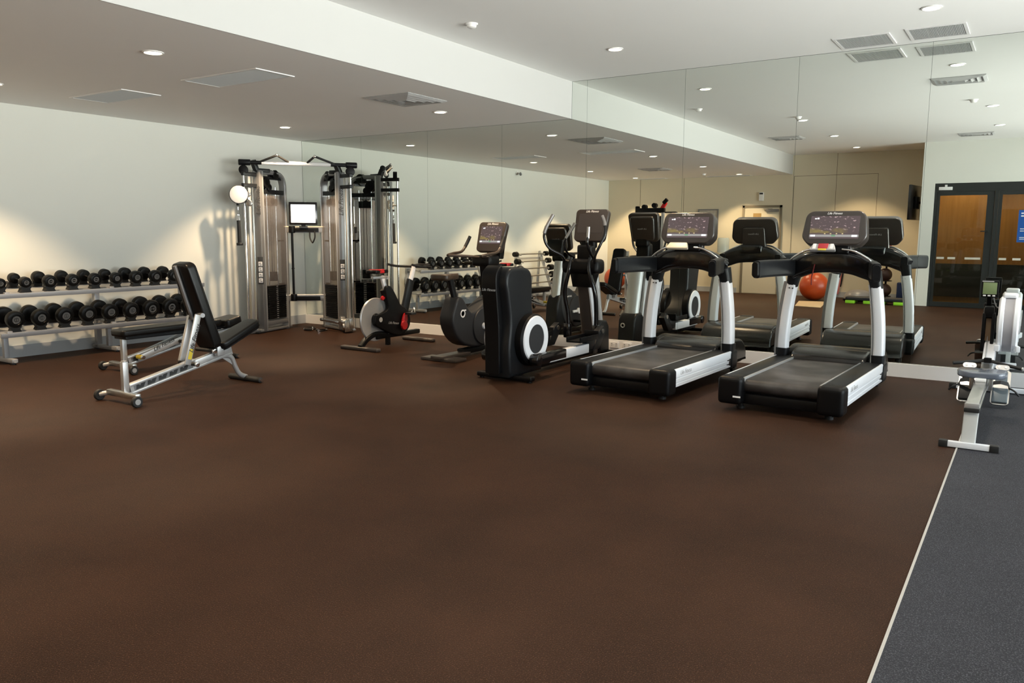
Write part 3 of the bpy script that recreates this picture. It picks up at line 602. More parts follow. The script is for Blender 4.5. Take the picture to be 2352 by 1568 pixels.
col = MB().sweep(smooth([(5.16, -.52, .06), (5.16, -.56, .35), (5.16, -.64, .7), (5.16, -.70, .98)], 5), rr(.165, .12, .03, 4), side=(1, 0, 0)).build('front_column', 'brown', e, world=True)
MB().sweep(smooth([(5.245, -.58, .34), (5.238, -.66, .7), (5.225, -.71, .92)], 5), rr(.022, .10, .006, 2), side=(1, 0, 0)).build('column_trim', 'white', col, world=True)
MB().sweep([(5.16, -.42, .38), (5.16, -.56, .98)], [(.095*math.cos(2*PI*i/20), .07*math.sin(2*PI*i/20)) for i in range(20)], side=(1, 0, 0)).build('column_sleeve', 'silver', col, world=True)
fh = MB().prism([(-.50, .05), (-.56, .36), (-.48, .42), (-.34, .41), (-.28, .34), (-.26, .05)], 5.05, 5.27, 'x', .03, 3).build('front_housing', 'char', e, world=True)
MB().lathe([(.018, 0), (.018, .003), (.030, .003), (.030, 0)], (5.12, -.262, .27), 'y', 24).build('round_emblem', 'mark', fh, world=True)
MB().box(4.96, 5.40, -.88, -.66, .95, 1.11, .06, 4).prism([(5.06, .80), (5.28, .80), (5.34, .98), (5.02, .98)], -.80, -.66, 'y', .03).box(5.10, 5.27, -.78, -.64, 1.08, 1.26, .03, 3).build('handlebar_hub', 'black', e, world=True)
console(FR((5.21, -.66, 1.468), (1, 0, 0), (.0, -math.cos(math.radians(16)), math.sin(math.radians(16)))), 'console', e, .38, .36, False)
MB().box(5.10, 5.27, -.70, -.60, 1.22, 1.40, .03, 3).build('console_neck', 'black', e, world=True)
# console() builds in world coordinates: shift its parts under the base
def to_local(o, root):
    iv = parent_matrix(root).inverted()
    for q in [o]+list(o.children): q.data.transform(iv)
to_local([c for c in e.children if c.name.startswith('console') and 'neck' not in c.name][0], e)
e.location += Vector((.05, -.07, 0))
# ================================================================ upright exercise bike
u = thing('upright_exercise_bike', 'upright exercise bike with a lit console and curved bullhorn handlebars', 'exercise bike', (4.06, -1.3, 0))
MB().box(3.82, 4.30, -1.93, -1.72, .0, .035, .012).prism([(3.98, -1.95), (4.14, -1.95), (4.12, -1.40), (4.0, -1.40)], .02, .06, 'z', .012).build('rear_stabilizer', 'brown', u, world=True)
MB().box(3.82, 4.30, -.52, -.42, 0, .045, .015).box(4.0, 4.12, -1.5, -.45, .03, .09, .015).build('front_stabilizer', 'black', u, world=True)
bod = smooth([(0, a, b_) for a, b_ in ((-1.72, .60), (-1.78, .45), (-1.72, .28), (-1.56, .15), (-1.30, .10), (-1.04, .12), (-.86, .25), (-.80, .45), (-.84, .60), (-.98, .66), (-1.15, .60), (-1.30, .52), (-1.42, .50), (-1.52, .60), (-1.60, .68), (-1.68, .67), (-1.72, .60))], 3)[:-1]
bd = MB().prism([(p.y, p.z) for p in bod], 3.965, 4.155, 'x', .03, 4).build('drive_housing', 'dgrey', u, world=True)
for s in (-1, 1): MB().lathe([(0, -.01), (.205, -.01), (.21, 0), (.205, .012), (0, .02)], (4.06+s*.10, -1.20, .33), 'x', 40).build('crank_cover', 'dgrey', bd, world=True)
MB().lathe([(.030, 0), (.030, .004), (.045, .004), (.045, 0)], (4.158, -1.60, .50), 'x', 24).bar((4.16, -1.62, .535), (4.16, -1.58, .465), .004, .014).build('round_emblem', 'markw', bd, world=True)
text('lettering', 'Life Fitness', .035, FR((4.158, -1.0, .54), (0, 1, 0), (1, 0, 0)), 'markw', bd, shear=.3, world=True)
for s in (-1, 1):
    x = 4.06+s*.13; a = math.radians(-50 if s > 0 else 130)
    py, pz = -1.22+.165*math.cos(a), .33+.165*math.sin(a)
    cr = MB().bar((x, -1.22, .33), (x, py, pz), .018, .034, up=(0, 0, 1) , bev=.005).cyl((x-.015, -1.22, .33), (x+.015, -1.22, .33), .040, bev=.004).build('crank_arm', 'silver' if s < 0 else 'white', u, world=True)
    MB().box(min(x, x+s*.11), max(x, x+s*.11), py-.05, py+.05, pz-.015, pz+.015, .006).build('pedal', 'black', cr, world=True)
MB().sweep([(4.06, -1.60, .60), (4.06, -1.70, .90)], rr(.05, .07, .015, 3), side=(1, 0, 0)).build('seat_post', 'char', u, world=True)
sd = [(x, y) for x, y in ((0, .20), (.035, .14), (.05, .02), (.09, -.06), (.115, -.13), (.10, -.17), (.05, -.185), (0, -.18))]; sd = sd+[(-x, y) for x, y in sd[-2:0:-1]]
MB().prism([(p.x, p.y) for p in smooth([(a, b_, 0) for a, b_ in sd+[sd[0]]], 4)[:-1]], -.03, .035, 'z', .025, 4, T=Matrix.Translation((4.06, -1.74, .905))).build('saddle', 'tan', u, world=True)
MB().sweep(smooth([(4.06, -.92, .55), (4.06, -.98, .85), (4.06, -1.02, 1.06)], 4), rr(.13, .12, .03, 4), side=(1, 0, 0)).box(3.93, 4.19, -1.13, -.90, 1.0, 1.13, .045, 4).build('front_mast', 'black', u, world=True)
MB().prism([(-.90, .12), (-.92, .50), (-.84, .58), (-.76, .56), (-.70, .45), (-.68, .12)], 3.97, 4.15, 'x', .03, 3).build('front_housing', 'char', u, world=True)
MB().sweep([(4.06, -.79, .50), (4.06, -.89, 1.01)], [(.065*math.cos(2*PI*i/20), .05*math.sin(2*PI*i/20)) for i in range(20)], side=(1, 0, 0)).build('column_sleeve', 'silver', u, world=True)
for s in (-1, 1):
    X = 4.06
    pts = smooth([(X, -1.10, 1.10), (X+s*.10, -1.18, 1.115), (X+s*.20, -1.34, 1.125), (X+s*.235, -1.43, 1.13), (X+s*.25, -1.30, 1.15), (X+s*.25, -1.14, 1.17), (X+s*.245, -1.05, 1.26), (X+s*.235, -1.00, 1.34)], 5)
    hb = MB().tube(pts, .016, 10).build('handlebar', 'tan', u, world=True)
    MB().tube(pts[-8:], .020, 12).build('grip', 'char', hb, world=True)
console(FR((4.06, -.90, 1.335), (1, 0, 0), (0, -math.cos(math.radians(18)), math.sin(math.radians(18)))), 'console', u, .37, .36, True)
to_local([c for c in u.children if c.name.startswith('console')][0], u)
MB().prism([(3.97, 1.08), (4.15, 1.08), (4.18, 1.30), (3.94, 1.30)], -.86, -.76, 'y', .03).build('console_neck', 'black', u, world=True)
u.location += Vector((-.06, .09, 0))
# ================================================================ indoor cycling bike
M['diskm'] = mat('dark_spun_steel', (.16, .16, .16), .30, metal=.8)
k = thing('indoor_cycling_bike', 'indoor cycling bike with exposed metal flywheel and red saddle', 'exercise bike', (2.74, -1.2, 0))
X = 2.74
MB().box(2.44, 3.03, -1.74, -1.66, 0, .045, .018, 3).build('rear_stabilizer', 'brown', k, world=True)
MB().box(2.50, 3.00, -.68, -.60, 0, .045, .018, 3).build('front_stabilizer', 'brown', k, world=True)
fr = MB().bar((X, -1.45, .13), (X, -.64, .07), .07, .055, bev=.012)
fr.sweep(smooth([(X, -1.70, .04), (X, -1.60, .12), (X, -1.45, .17), (X, -1.25, .15)], 5), rr(.07, .06, .015, 3), side=(1, 0, 0))
fr.bar((X, -1.22, .15), (X, -1.18, .02), .05, .04, up=(0, 1, 0))
fr.sweep([(X, -1.30, .70), (X, -1.20, .50), (X, -1.02, .27)], rr(.06, .09, .02, 3), side=(1, 0, 0), scale=[.8, 1, 1.2]).build('frame', 'black', k, world=True)
fwl = MB().lathe([(.225, -.010), (.255, -.014), (.262, -.008), (.262, .008), (.255, .014), (.225, .010)], (X, -1.44, .345), 'x', 56).build('flywheel', 'silver', k, world=True)
MB().lathe([(0, -.004), (.226, -.006), (.226, .006), (0, .004)], (X, -1.44, .345), 'x', 56).build('flywheel_disc', 'diskm', fwl, world=True)
MB().lathe([(0, -.03), (.07, -.03), (.08, 0), (.07, .03), (0, .03)], (X, -1.44, .345), 'x', 28).build('hub', 'black', fwl, world=True)
sg = [(-1.50, .40), (-1.52, .30), (-1.42, .24), (-1.18, .14), (-1.02, .13), (-.90, .20), (-.87, .32), (-.94, .44), (-1.05, .50), (-1.16, .66), (-1.24, .74), (-1.31, .72), (-1.30, .58), (-1.28, .47), (-1.38, .42)]
g = MB().prism([(p.y, p.z) for p in smooth([(0, a, b_) for a, b_ in sg+[sg[0]]], 3)[:-1]], X+.022, X+.072, 'x', .012, 3).build('chain_guard', 'black', k, world=True)
MB().lathe([(0, 0), (.020, 0), (.03, .002), (0, .002)], (X+.072, -1.42, .345), 'x', 20).build('round_emblem', 'mark', g, world=True)
text('lettering', 'Life Fitness', .042, FR((X+.0725, -1.19, .285), (0, 1, -.12), (1, 0, 0)), 'mark', g, shear=.3, world=True)
MB().prism([(p.y, p.z) for p in smooth([(0, a, b_) for a, b_ in ((-1.00, .22), (-.96, .30), (-.97, .38), (-1.02, .39), (-1.06, .31), (-1.07, .24), (-1.04, .20), (-1.00, .22))], 3)[:-1]], X+.085, X+.100, 'x', .004).build('crank_arm', 'red', k, world=True)
MB().lathe([(0, 0), (.060, 0), (.052, .018), (0, .020)], (X+.10, -1.03, .245), 'x', 32).build('crank_cap', 'red', k, world=True)
MB().bar((X+.09, -1.0, .38), (X+.09, -.985, .46), .014, .03, bev=.004).build('adjust_lever', 'red', k, world=True)
for s in (-1, 1):
    pz = .39 if s > 0 else .12; py = -.97 if s > 0 else -1.08
    pd_ = MB().box(min(X+s*.11, X+s*.21), max(X+s*.11, X+s*.21), py-.05, py+.05, pz-.014, pz+.014, .005).build('pedal', 'dgrey', k, world=True)
    MB().tube(smooth([(X+s*.12, py+.05, pz), (X+s*.13, py+.09, pz+.05), (X+s*.17, py+.05, pz+.07), (X+s*.20, py+.03, pz+.01)], 4), .007, 6).build('toe_cage', 'steel', pd_, world=True)
MB().sweep([(X, -1.24, .66), (X, -1.31, .86)], rr(.036, .055, .010, 3), side=(1, 0, 0)).build('seat_post', 'white', k, world=True)
MB().bar((X, -1.48, .845), (X, -1.20, .858), .04, .03, bev=.006).cyl((X+.03, -1.26, .84), (X+.06, -1.26, .84), .02).build('seat_slider', 'silver', k, world=True)
MB().lathe([(0, -.012), (.022, -.012), (.028, 0), (.022, .012), (0, .012)], (X+.05, -1.36, .60), 'x', 20).bar((X+.03, -1.36, .60), (X+.03, -1.30, .58), .02, .02).build('seat_knob', 'red', k, world=True)
sa = MB().prism([(p.x, p.y) for p in smooth([(a, b_, 0) for a, b_ in sd+[sd[0]]], 4)[:-1]], -.02, .022, 'z', .018, 4, T=Matrix.Translation((X, -1.36, .915)) @ Matrix.Diagonal((.78, .86, 1, 1))).build('saddle', 'black', k, world=True)
MB().prism([(p.x, p.y) for p in smooth([(a*.9, b_*.55, 0) for a, b_ in sd+[sd[0]]], 4)[:-1]], .018, .032, 'z', .008, 3, T=Matrix.Translation((X, -1.36, .912)) @ Matrix.Diagonal((.9, .9, 1, 1))).box(.055, .075, -.10, .02, -.012, .02, .008, T=Matrix.Translation((X, -1.36, .912))).build('saddle_panel', 'red', sa, world=True)
MB().sweep(smooth([(X, -.95, .30), (X, -.88, .48), (X, -.80, .72), (X, -.775, .79)], 4), rr(.05, .12, .02, 3), side=(1, 0, 0)).sweep(smooth([(X, -1.22, .46), (X, -1.05, .42), (X, -.92, .46)], 4), rr(.05, .05, .015, 3), side=(1, 0, 0)).build('handlebar_frame', 'char', k, world=True)
MB().sweep([(X, -.79, .76), (X, -.70, .965)], rr(.036, .06, .010, 3), side=(1, 0, 0)).build('handlebar_post', 'white', k, world=True)
hb = MB().tube(fillet([(X-.20, -.98, .99), (X-.22, -.80, .96), (X-.20, -.68, .955), (X+.20, -.68, .955), (X+.22, -.80, .96), (X+.20, -.98, .99)], .06), .015, 10)
hb.tube(fillet([(X-.10, -.68, .955), (X-.10, -.50, .975), (X+.10, -.50, .975), (X+.10, -.68, .955)], .05), .014, 10)
hb.cyl((X-.27, -.69, .955), (X+.27, -.69, .955), .015).build('handlebar', 'rubber', k, world=True)
# ================================================================ dual pulley cable machine in the corner
c = thing('cable_machine', 'grey dual-tower cable machine with weight stacks standing in the room corner', 'cable machine', (.75, -.75, 0))
def tower(F, R, s):
    """s = +1: tower by the pale wall, -1: tower by the mirror.  local x from the front upright (0) to the rear upright (L), local z up"""
    F = Vector(F+(0,)); R = Vector(R+(0,)); L = (R-F).length; T = FR(F, (R-F), (0, 0, 1)); V = lambda x, y, z: T @ Vector((x, y, z))
    up = MB(T).box(-.035, .030, -.055, .055, .02, 2.21, .008).build('front_upright', 'silverd', c, world=True)
    MB(T).box(.028, .050, -.060, .060, .02, 2.20, .006).build('upright_edge', 'silver', up, world=True)
    P = [(p.x, 0, p.z) for p in fillet([(.02, 0, 2.19), (L, 0, 2.19), (L, 0, .02)], .20, 8)]
    MB(T).sweep(P, rr(.10, .055, .012, 3), side=(0, 1, 0)).build('rear_frame', 'silverd', c, world=True)
    MB(T).sweep([(p[0]-.03 if i > 8 else p[0], p[1], p[2]) for i, p in enumerate(P[1:])], rr(.112, .010, .004, 2), side=(0, 1, 0)).build('frame_edge', 'silver', c, world=True)
    MB(T).box(.03, L, -.03, .03, 1.90, 1.96, .006).box(.03, L, -.02, .02, 2.10, 2.14, .006).build('upper_crossbar', 'char', c, world=True)
    MB(T).box(.03, L, -.05, .05, .09, .16, .01).box(-.10, L+.06, -.05, .05, .012, .05, .01).cyl((-.06, 0, 0), (-.06, 0, .02), .035).cyl((L, 0, 0), (L, 0, .02), .035).build('lower_crossbar', 'silverd', c, world=True)
    MB(T).box(-.16, -.02, -.06, .06, .0, .022, .004).build('base_foot', 'char', c, world=True)
    # the shroud panel and the stack in front of it
    MB(T).box(.055, L-.04, -s*.052-.002, -s*.052+.002, .64, 1.88).build('shroud', 'shroud', c, world=True)
    st = MB(T)
    for i in range(17): st.box(.085, L-.075, -.055, .055, .175+i*.0275, .175+i*.0275+.0250, .003, 1)
    st = st.build('weight_stack', 'black', c, world=True)
    ms = MB(T)
    for i in range(17):
        for sg_ in (-1, 1): ms.box(L*.5-.008+.014*(sg_), L*.5+.004+.014*sg_, s*.056-.001 if s > 0 else -.057, s*.056+.001 if s > 0 else -.055, .182+i*.0275, .192+i*.0275)
        for sg_ in (1,): ms.box(L*.5-.02, L*.5+.02, -.0572, -.0555, .184+i*.0275, .190+i*.0275)
    ms.build('stack_numbers', 'mark', st, world=True)
    for x in (L*.5-.10, L*.5+.10): MB(T).cyl((x, 0, .16), (x, 0, 2.0), .011, seg=12).build('guide_rod', 'chrome', c, world=True)
    for x in (L*.5-.02, L*.5+.03): MB(T).cyl((x, 0, .70), (x, 0, 1.95), .004, seg=6).build('cable', 'rubber', c, world=True)
    MB(T).box(L*.5-.05, L*.5+.05, -.04, .04, .70, .83, .01).cyl((L*.5, -.045, .77), (L*.5, .045, .77), .045, bev=.006).build('stack_pulley', 'black', c, world=True)
    MB(T).box(L*.5-.09, L*.5+.09, -.045, .045, 1.74, 1.84, .012).cyl((L*.5-.03, -.05, 1.80), (L*.5-.03, .05, 1.80), .055, bev=.006).build('floating_pulley', 'black', c, world=True)
    for (x, z, r) in ((.14, 2.05, .075), (L*.62, 2.17, .065), (.20, 1.99, .05)): MB(T).cyl((x, -.05, z), (x, -.02, z), r, bev=.006).cyl((x, .02, z), (x, .05, z), r, bev=.006).cyl((x, -.05, z), (x, .05, z), r*.5).build('top_pulley', 'black', c, world=True)
    for z in (.64, 1.25): MB(T).box(L-.14, L-.02, -.012, .012, z, z+.02, .003).build('guide_stop', 'black', c, world=True)
    return T, L, up
T1, L1, up1 = tower((.436, -1.207), (.31, -.66), 1)
T2, L2, up2 = tower((1.18, -.40), (.72, -.27), -1)
# plaques and lettering on the camera-facing side of the front uprights
nrm = Vector((.76, -.65, 0)).normalized()
for (F, tz, upx, hgt) in (((.436, -1.207), 1.95, up1, .37), ((1.18, -.40), 1.95, up2, .29)):
    side = Vector((-nrm.y, nrm.x, 0))
    o = Vector((F[0], F[1], 0))+nrm*.066
    Tq = FR(o+Vector((0, 0, .86)), side, nrm)
    pl = MB().box(-.036, .036, -hgt/2, hgt/2, -.002, .002, .001, T=Tq).build('pin_plaque', 'markd', upx, world=True)
    g = MB()
    for i in range(4 if hgt > .3 else 3):
        z = -hgt/2+.05+i*.075; g.box(-.026, .026, z-.030, z+.030, .002, .0035, .001, T=Tq)
    g.build('plaque_print', 'markw', pl, world=True)
    g = MB()
    for i in range(4 if hgt > .3 else 3):
        z = -hgt/2+.05+i*.075; g.box(-.010, .018, z-.018, z-.010, .0035, .0042, T=Tq).box(-.018, .010, z+.006, z+.014, .0035, .0042, T=Tq)
    g.build('plaque_lettering', 'markd', pl, world=True)
    text('lettering', 'Life Fitness', .085, FR(o+Vector((0, 0, 1.80)), (0, 0, 1), nrm), 'markd', upx, shear=.3, bold=.01, world=True)
# adjustable columns with sliding pulleys
for (A, tower_s) in (((.444, -1.44), 1), ((1.45, -.48), -1)):
    F = (.436, -1.207) if tower_s > 0 else (1.18, -.40)
    A = Vector(A+(0,)); F = Vector(F+(0,)); m_ = (A+F)/2; d_ = (F-A)
    a = MB().cyl(A+Vector((0, 0, .03)), A+Vector((0, 0, 2.14)), .014, seg=14).build('slide_rod', 'chrome', c, world=True)
    MB().box(-.012, .012, -.02, .02, .03, 2.12, .004, T=Matrix.Translation(A+d_*.36)).build('slide_rail', 'silver', c, world=True)
    MB().box(-.008, .008, -.012, .012, .03, 2.12, .003, T=Matrix.Translation(A+d_*.62)).build('slide_rail', 'steel', c, world=True)
    for z in (.02, 1.98, 2.13):
        MB().bar(A-d_*.1+Vector((0, 0, z+.02)), F+Vector((0, 0, z+.02)), .05, .05 if z > .1 else .03, bev=.006).build('column_bracket', 'char' if z > .1 else 'silverd', c, world=True)
    MB().cyl(A+Vector((-.02, .02, 2.20))+nrm*.03, A+Vector((-.02, .02, 2.20))-nrm*.03, .062, bev=.008).build('column_pulley', 'black', c, world=True)
MB().prism([(0, .0), (.13, .0), (.15, .06), (.11, .17), (.07, .20), (.03, .17), (.01, .08)], -.008, .008, 'y', .003, T=FR((.475, -1.47, .012), (-.10, .90, 0), (0, 0, 1))).build('base_guard', 'silverd', c, world=True)
# carriage by the pale wall with the round white pulley cover and the strap handle
cr = MB().box(.410, .480, -1.48, -1.40, 1.76, 1.90, .012).cyl((.48, -1.40, 1.88), (.53, -1.45, 1.88), .035, bev=.005).cyl((.49, -1.39, 1.76), (.54, -1.44, 1.76), .040, bev=.005).cyl((.50, -1.42, 1.82), (.57, -1.47, 1.82), .014).build('pulley_carriage', 'steel', c, world=True)
dc_ = Vector((.445, -1.53, 1.872)); MB().cyl(dc_+nrm*.018, dc_-nrm*.018, .115, seg=40, bev=.006).build('pulley_cover', 'markw', cr, world=True)
MB().cyl(dc_+nrm*.012-nrm*.03, dc_-nrm*.035, .122, seg=40).build('pulley_wheel', 'black', cr, world=True)
sp = Vector((.44, -1.545, -.012))
st_ = MB().cyl(sp+Vector((0, 0, 1.77)), sp+Vector((0, 0, 1.74)), .018).build('cable_stopper', 'black', cr, world=True)
ah = MB().tube([tuple(sp+Vector((0, 0, 1.55))), tuple(sp+Vector((.004, 0, 1.42))), tuple(sp+Vector((.006, 0, 1.24)))], .024, 12).cyl(sp+Vector((.006, 0, 1.25)), sp+Vector((.006, 0, 1.215)), .042, bev=.008).build('pull_handle', 'rubber', cr, world=True)
MB().tube(smooth([tuple(sp+Vector(q)) for q in ((0, 0, 1.72), (0, .0, 1.67), (.012, 0, 1.62), (0, 0, 1.57), (-.012, 0, 1.62), (0, 0, 1.66))], 4), .005, 6).cyl(sp+Vector((0, 0, 1.60)), sp+Vector((0, 0, 1.545)), .02, .026).build('snap_hook', 'chrome', cr, world=True)
# low carriage by the mirror, with chrome roller bar
lc = MB().box(1.36, 1.46, -.56, -.46, .06, .20, .015).cyl((1.27, -.55, .16), (1.30, -.50, .16), .065, bev=.006).cyl((1.33, -.60, .15), (1.37, -.55, .15), .055, bev=.006).cyl((1.38, -.62, .085), (1.42, -.57, .085), .05, bev=.006).box(1.44, 1.452, -.64, -.50, .02, .18, .003).build('pulley_carriage', 'steel', c, world=True)
MB().cyl((.88, -.54, .155), (1.26, -.56, .135), .017, seg=14).cyl((.88, -.54, .155), (.92, -.542, .153), .024).cyl((1.20, -.557, .138), (1.25, -.559, .135), .026).build('roller_bar', 'chrome', c, world=True)
# pull-up bar over both towers
A = Vector((.376, -1.462, 2.30)); B = Vector((1.371, -.262, 2.30)); D = B-A
MB().cyl(A+D*.02, A+D*.98, .026, seg=16).cyl(A, A+D*.10, .040, bev=.012).cyl(B, B-D*.10, .040, bev=.012).build('pull_up_bar', 'char', c, world=True)
MB().cyl(A+D*.19, A+D*.77, .029, seg=16).build('bar_sleeve', 'louvre', c, world=True)  # chrome sleeve coloured white for the light it catches
for (F, k_) in (((.436, -1.207), .17), ((1.18, -.40), .83)):
    q = A+D*k_; MB().bar((F[0], F[1], 2.18), (q.x, q.y, 2.30), .06, .07, up=(1, 0, 0), bev=.01).bar((F[0], F[1], 2.21), (F[0]*.75+.52*.25, F[1]*.75-.47*.25, 2.22), .07, .05, bev=.01).build('bar_mount', 'char', c, world=True)
fw_ = Vector((.6, -.78, 0))*.10
for (a0, a1, a2) in ((.16, .33, .43), (.56, .645, .82)):
    p = [A+D*a0, A+D*a1+Vector((0, 0, .095))+fw_, A+D*a2]
    mid = A+D*a2-D*(.02 if a0 < .3 else 0)
    MB().tube(fillet([tuple(p[0]), tuple(p[1]), tuple(p[2])], .03), .015, 10).build('angled_grip', 'rubber', c, world=True)
    MB().sph(p[1], .022).build('grip_tip', 'chrome', c, world=True)
# rear shelves joining the towers, screen and hung attachments
R1 = Vector((.31, -.66, 0)); R2 = Vector((.72, -.27, 0)); DR = R2-R1
for z in (1.415, .435):
    q = MB().bar(R1+Vector((0, 0, z)), R2+Vector((0, 0, z)), .08, .08, bev=.006).build('rear_beam', 'silverd', c, world=True)
    MB().bar(R1+Vector((0, 0, z+.046)), R2+Vector((0, 0, z+.046)), .09, .014, bev=.002).build('beam_shelf', 'cream' if z > 1 else 'louvre', q, world=True)
    MB().bar(R1+DR*.18+Vector((.03, -.04, z)), R1+DR*.86+Vector((.03, -.04, z)), .02, .055, bev=.004).build('attachment_rail', 'black', q, world=True)
q = R1+DR*.21+Vector((.04, -.05, 0))
MB().cyl(q+Vector((0, 0, .40)), q+Vector((0, 0, 1.46)), .017, seg=12).cyl(q+Vector((0, 0, .40)), q+Vector((0, 0, .50)), .045, bev=.01).cyl(q+Vector((0, 0, 1.37)), q+Vector((0, 0, 1.47)), .045, bev=.01).cyl(q+Vector((0, 0, .86)), q+Vector((0, 0, .875)), .022).build('rotary_pole', 'black', c, world=True)
q = R1+DR*.72+Vector((.05, -.07, 0))
at_ = MB().tube(smooth([tuple(q+Vector(v)) for v in ((-.05, 0, 1.40), (-.05, 0, 1.30), (-.01, 0, 1.24), (.01, 0, 1.24), (.05, 0, 1.31), (.05, 0, 1.40))], 4), .010, 8).build('rope_attachment', 'rubber', None)
tag(at_, 'black rope attachment hanging from the beam of the cable machine', 'exercise attachment')
mo = thing('monitor', 'small square screen glowing white on the cable machine shelf', 'screen', (.535, -.50, 1.472), 0)
mo.rotation_euler = (0, 0, math.radians(47))
MB().box(-.195, .195, -.02, .02, .015, .335, .008).box(-.06, .06, -.05, .05, -.014, -.006, .003).box(-.03, .03, -.01, .03, -.008, .03).build('bezel', 'blackg', mo)
MB().box(-.168, .168, -.0215, -.0198, .045, .300).build('screen', 'disp_white', mo)
for i, (x, y, r_, s_) in enumerate(((.80, -.70, 20, 'the one by the pale wall'), (1.03, -.74, -35, 'the one beside the low pulley'))):
    h = thing('stirrup_grip', 'small black cable grip lying on the floor, '+s_, 'exercise attachment', (x, y, 0), r_, 'cable grips on the floor')
    MB().cyl((-.06, 0, .02), (.06, 0, .02), .018, seg=14).build('grip', 'rubber', h)
    MB().tube(smooth([(-.065, 0, .02), (-.07, .06, .025), (-.02, .11, .03), (.02, .11, .03), (.07, .06, .025), (.065, 0, .02)], 4), .009, 6).build('strap', 'black', h)
    MB().cyl((-.072, 0, .02), (-.062, 0, .02), .022).cyl((.062, 0, .02), (.072, 0, .02), .022).sph((0, .115, .03), .016).build('metal_ring', 'chrome', h)
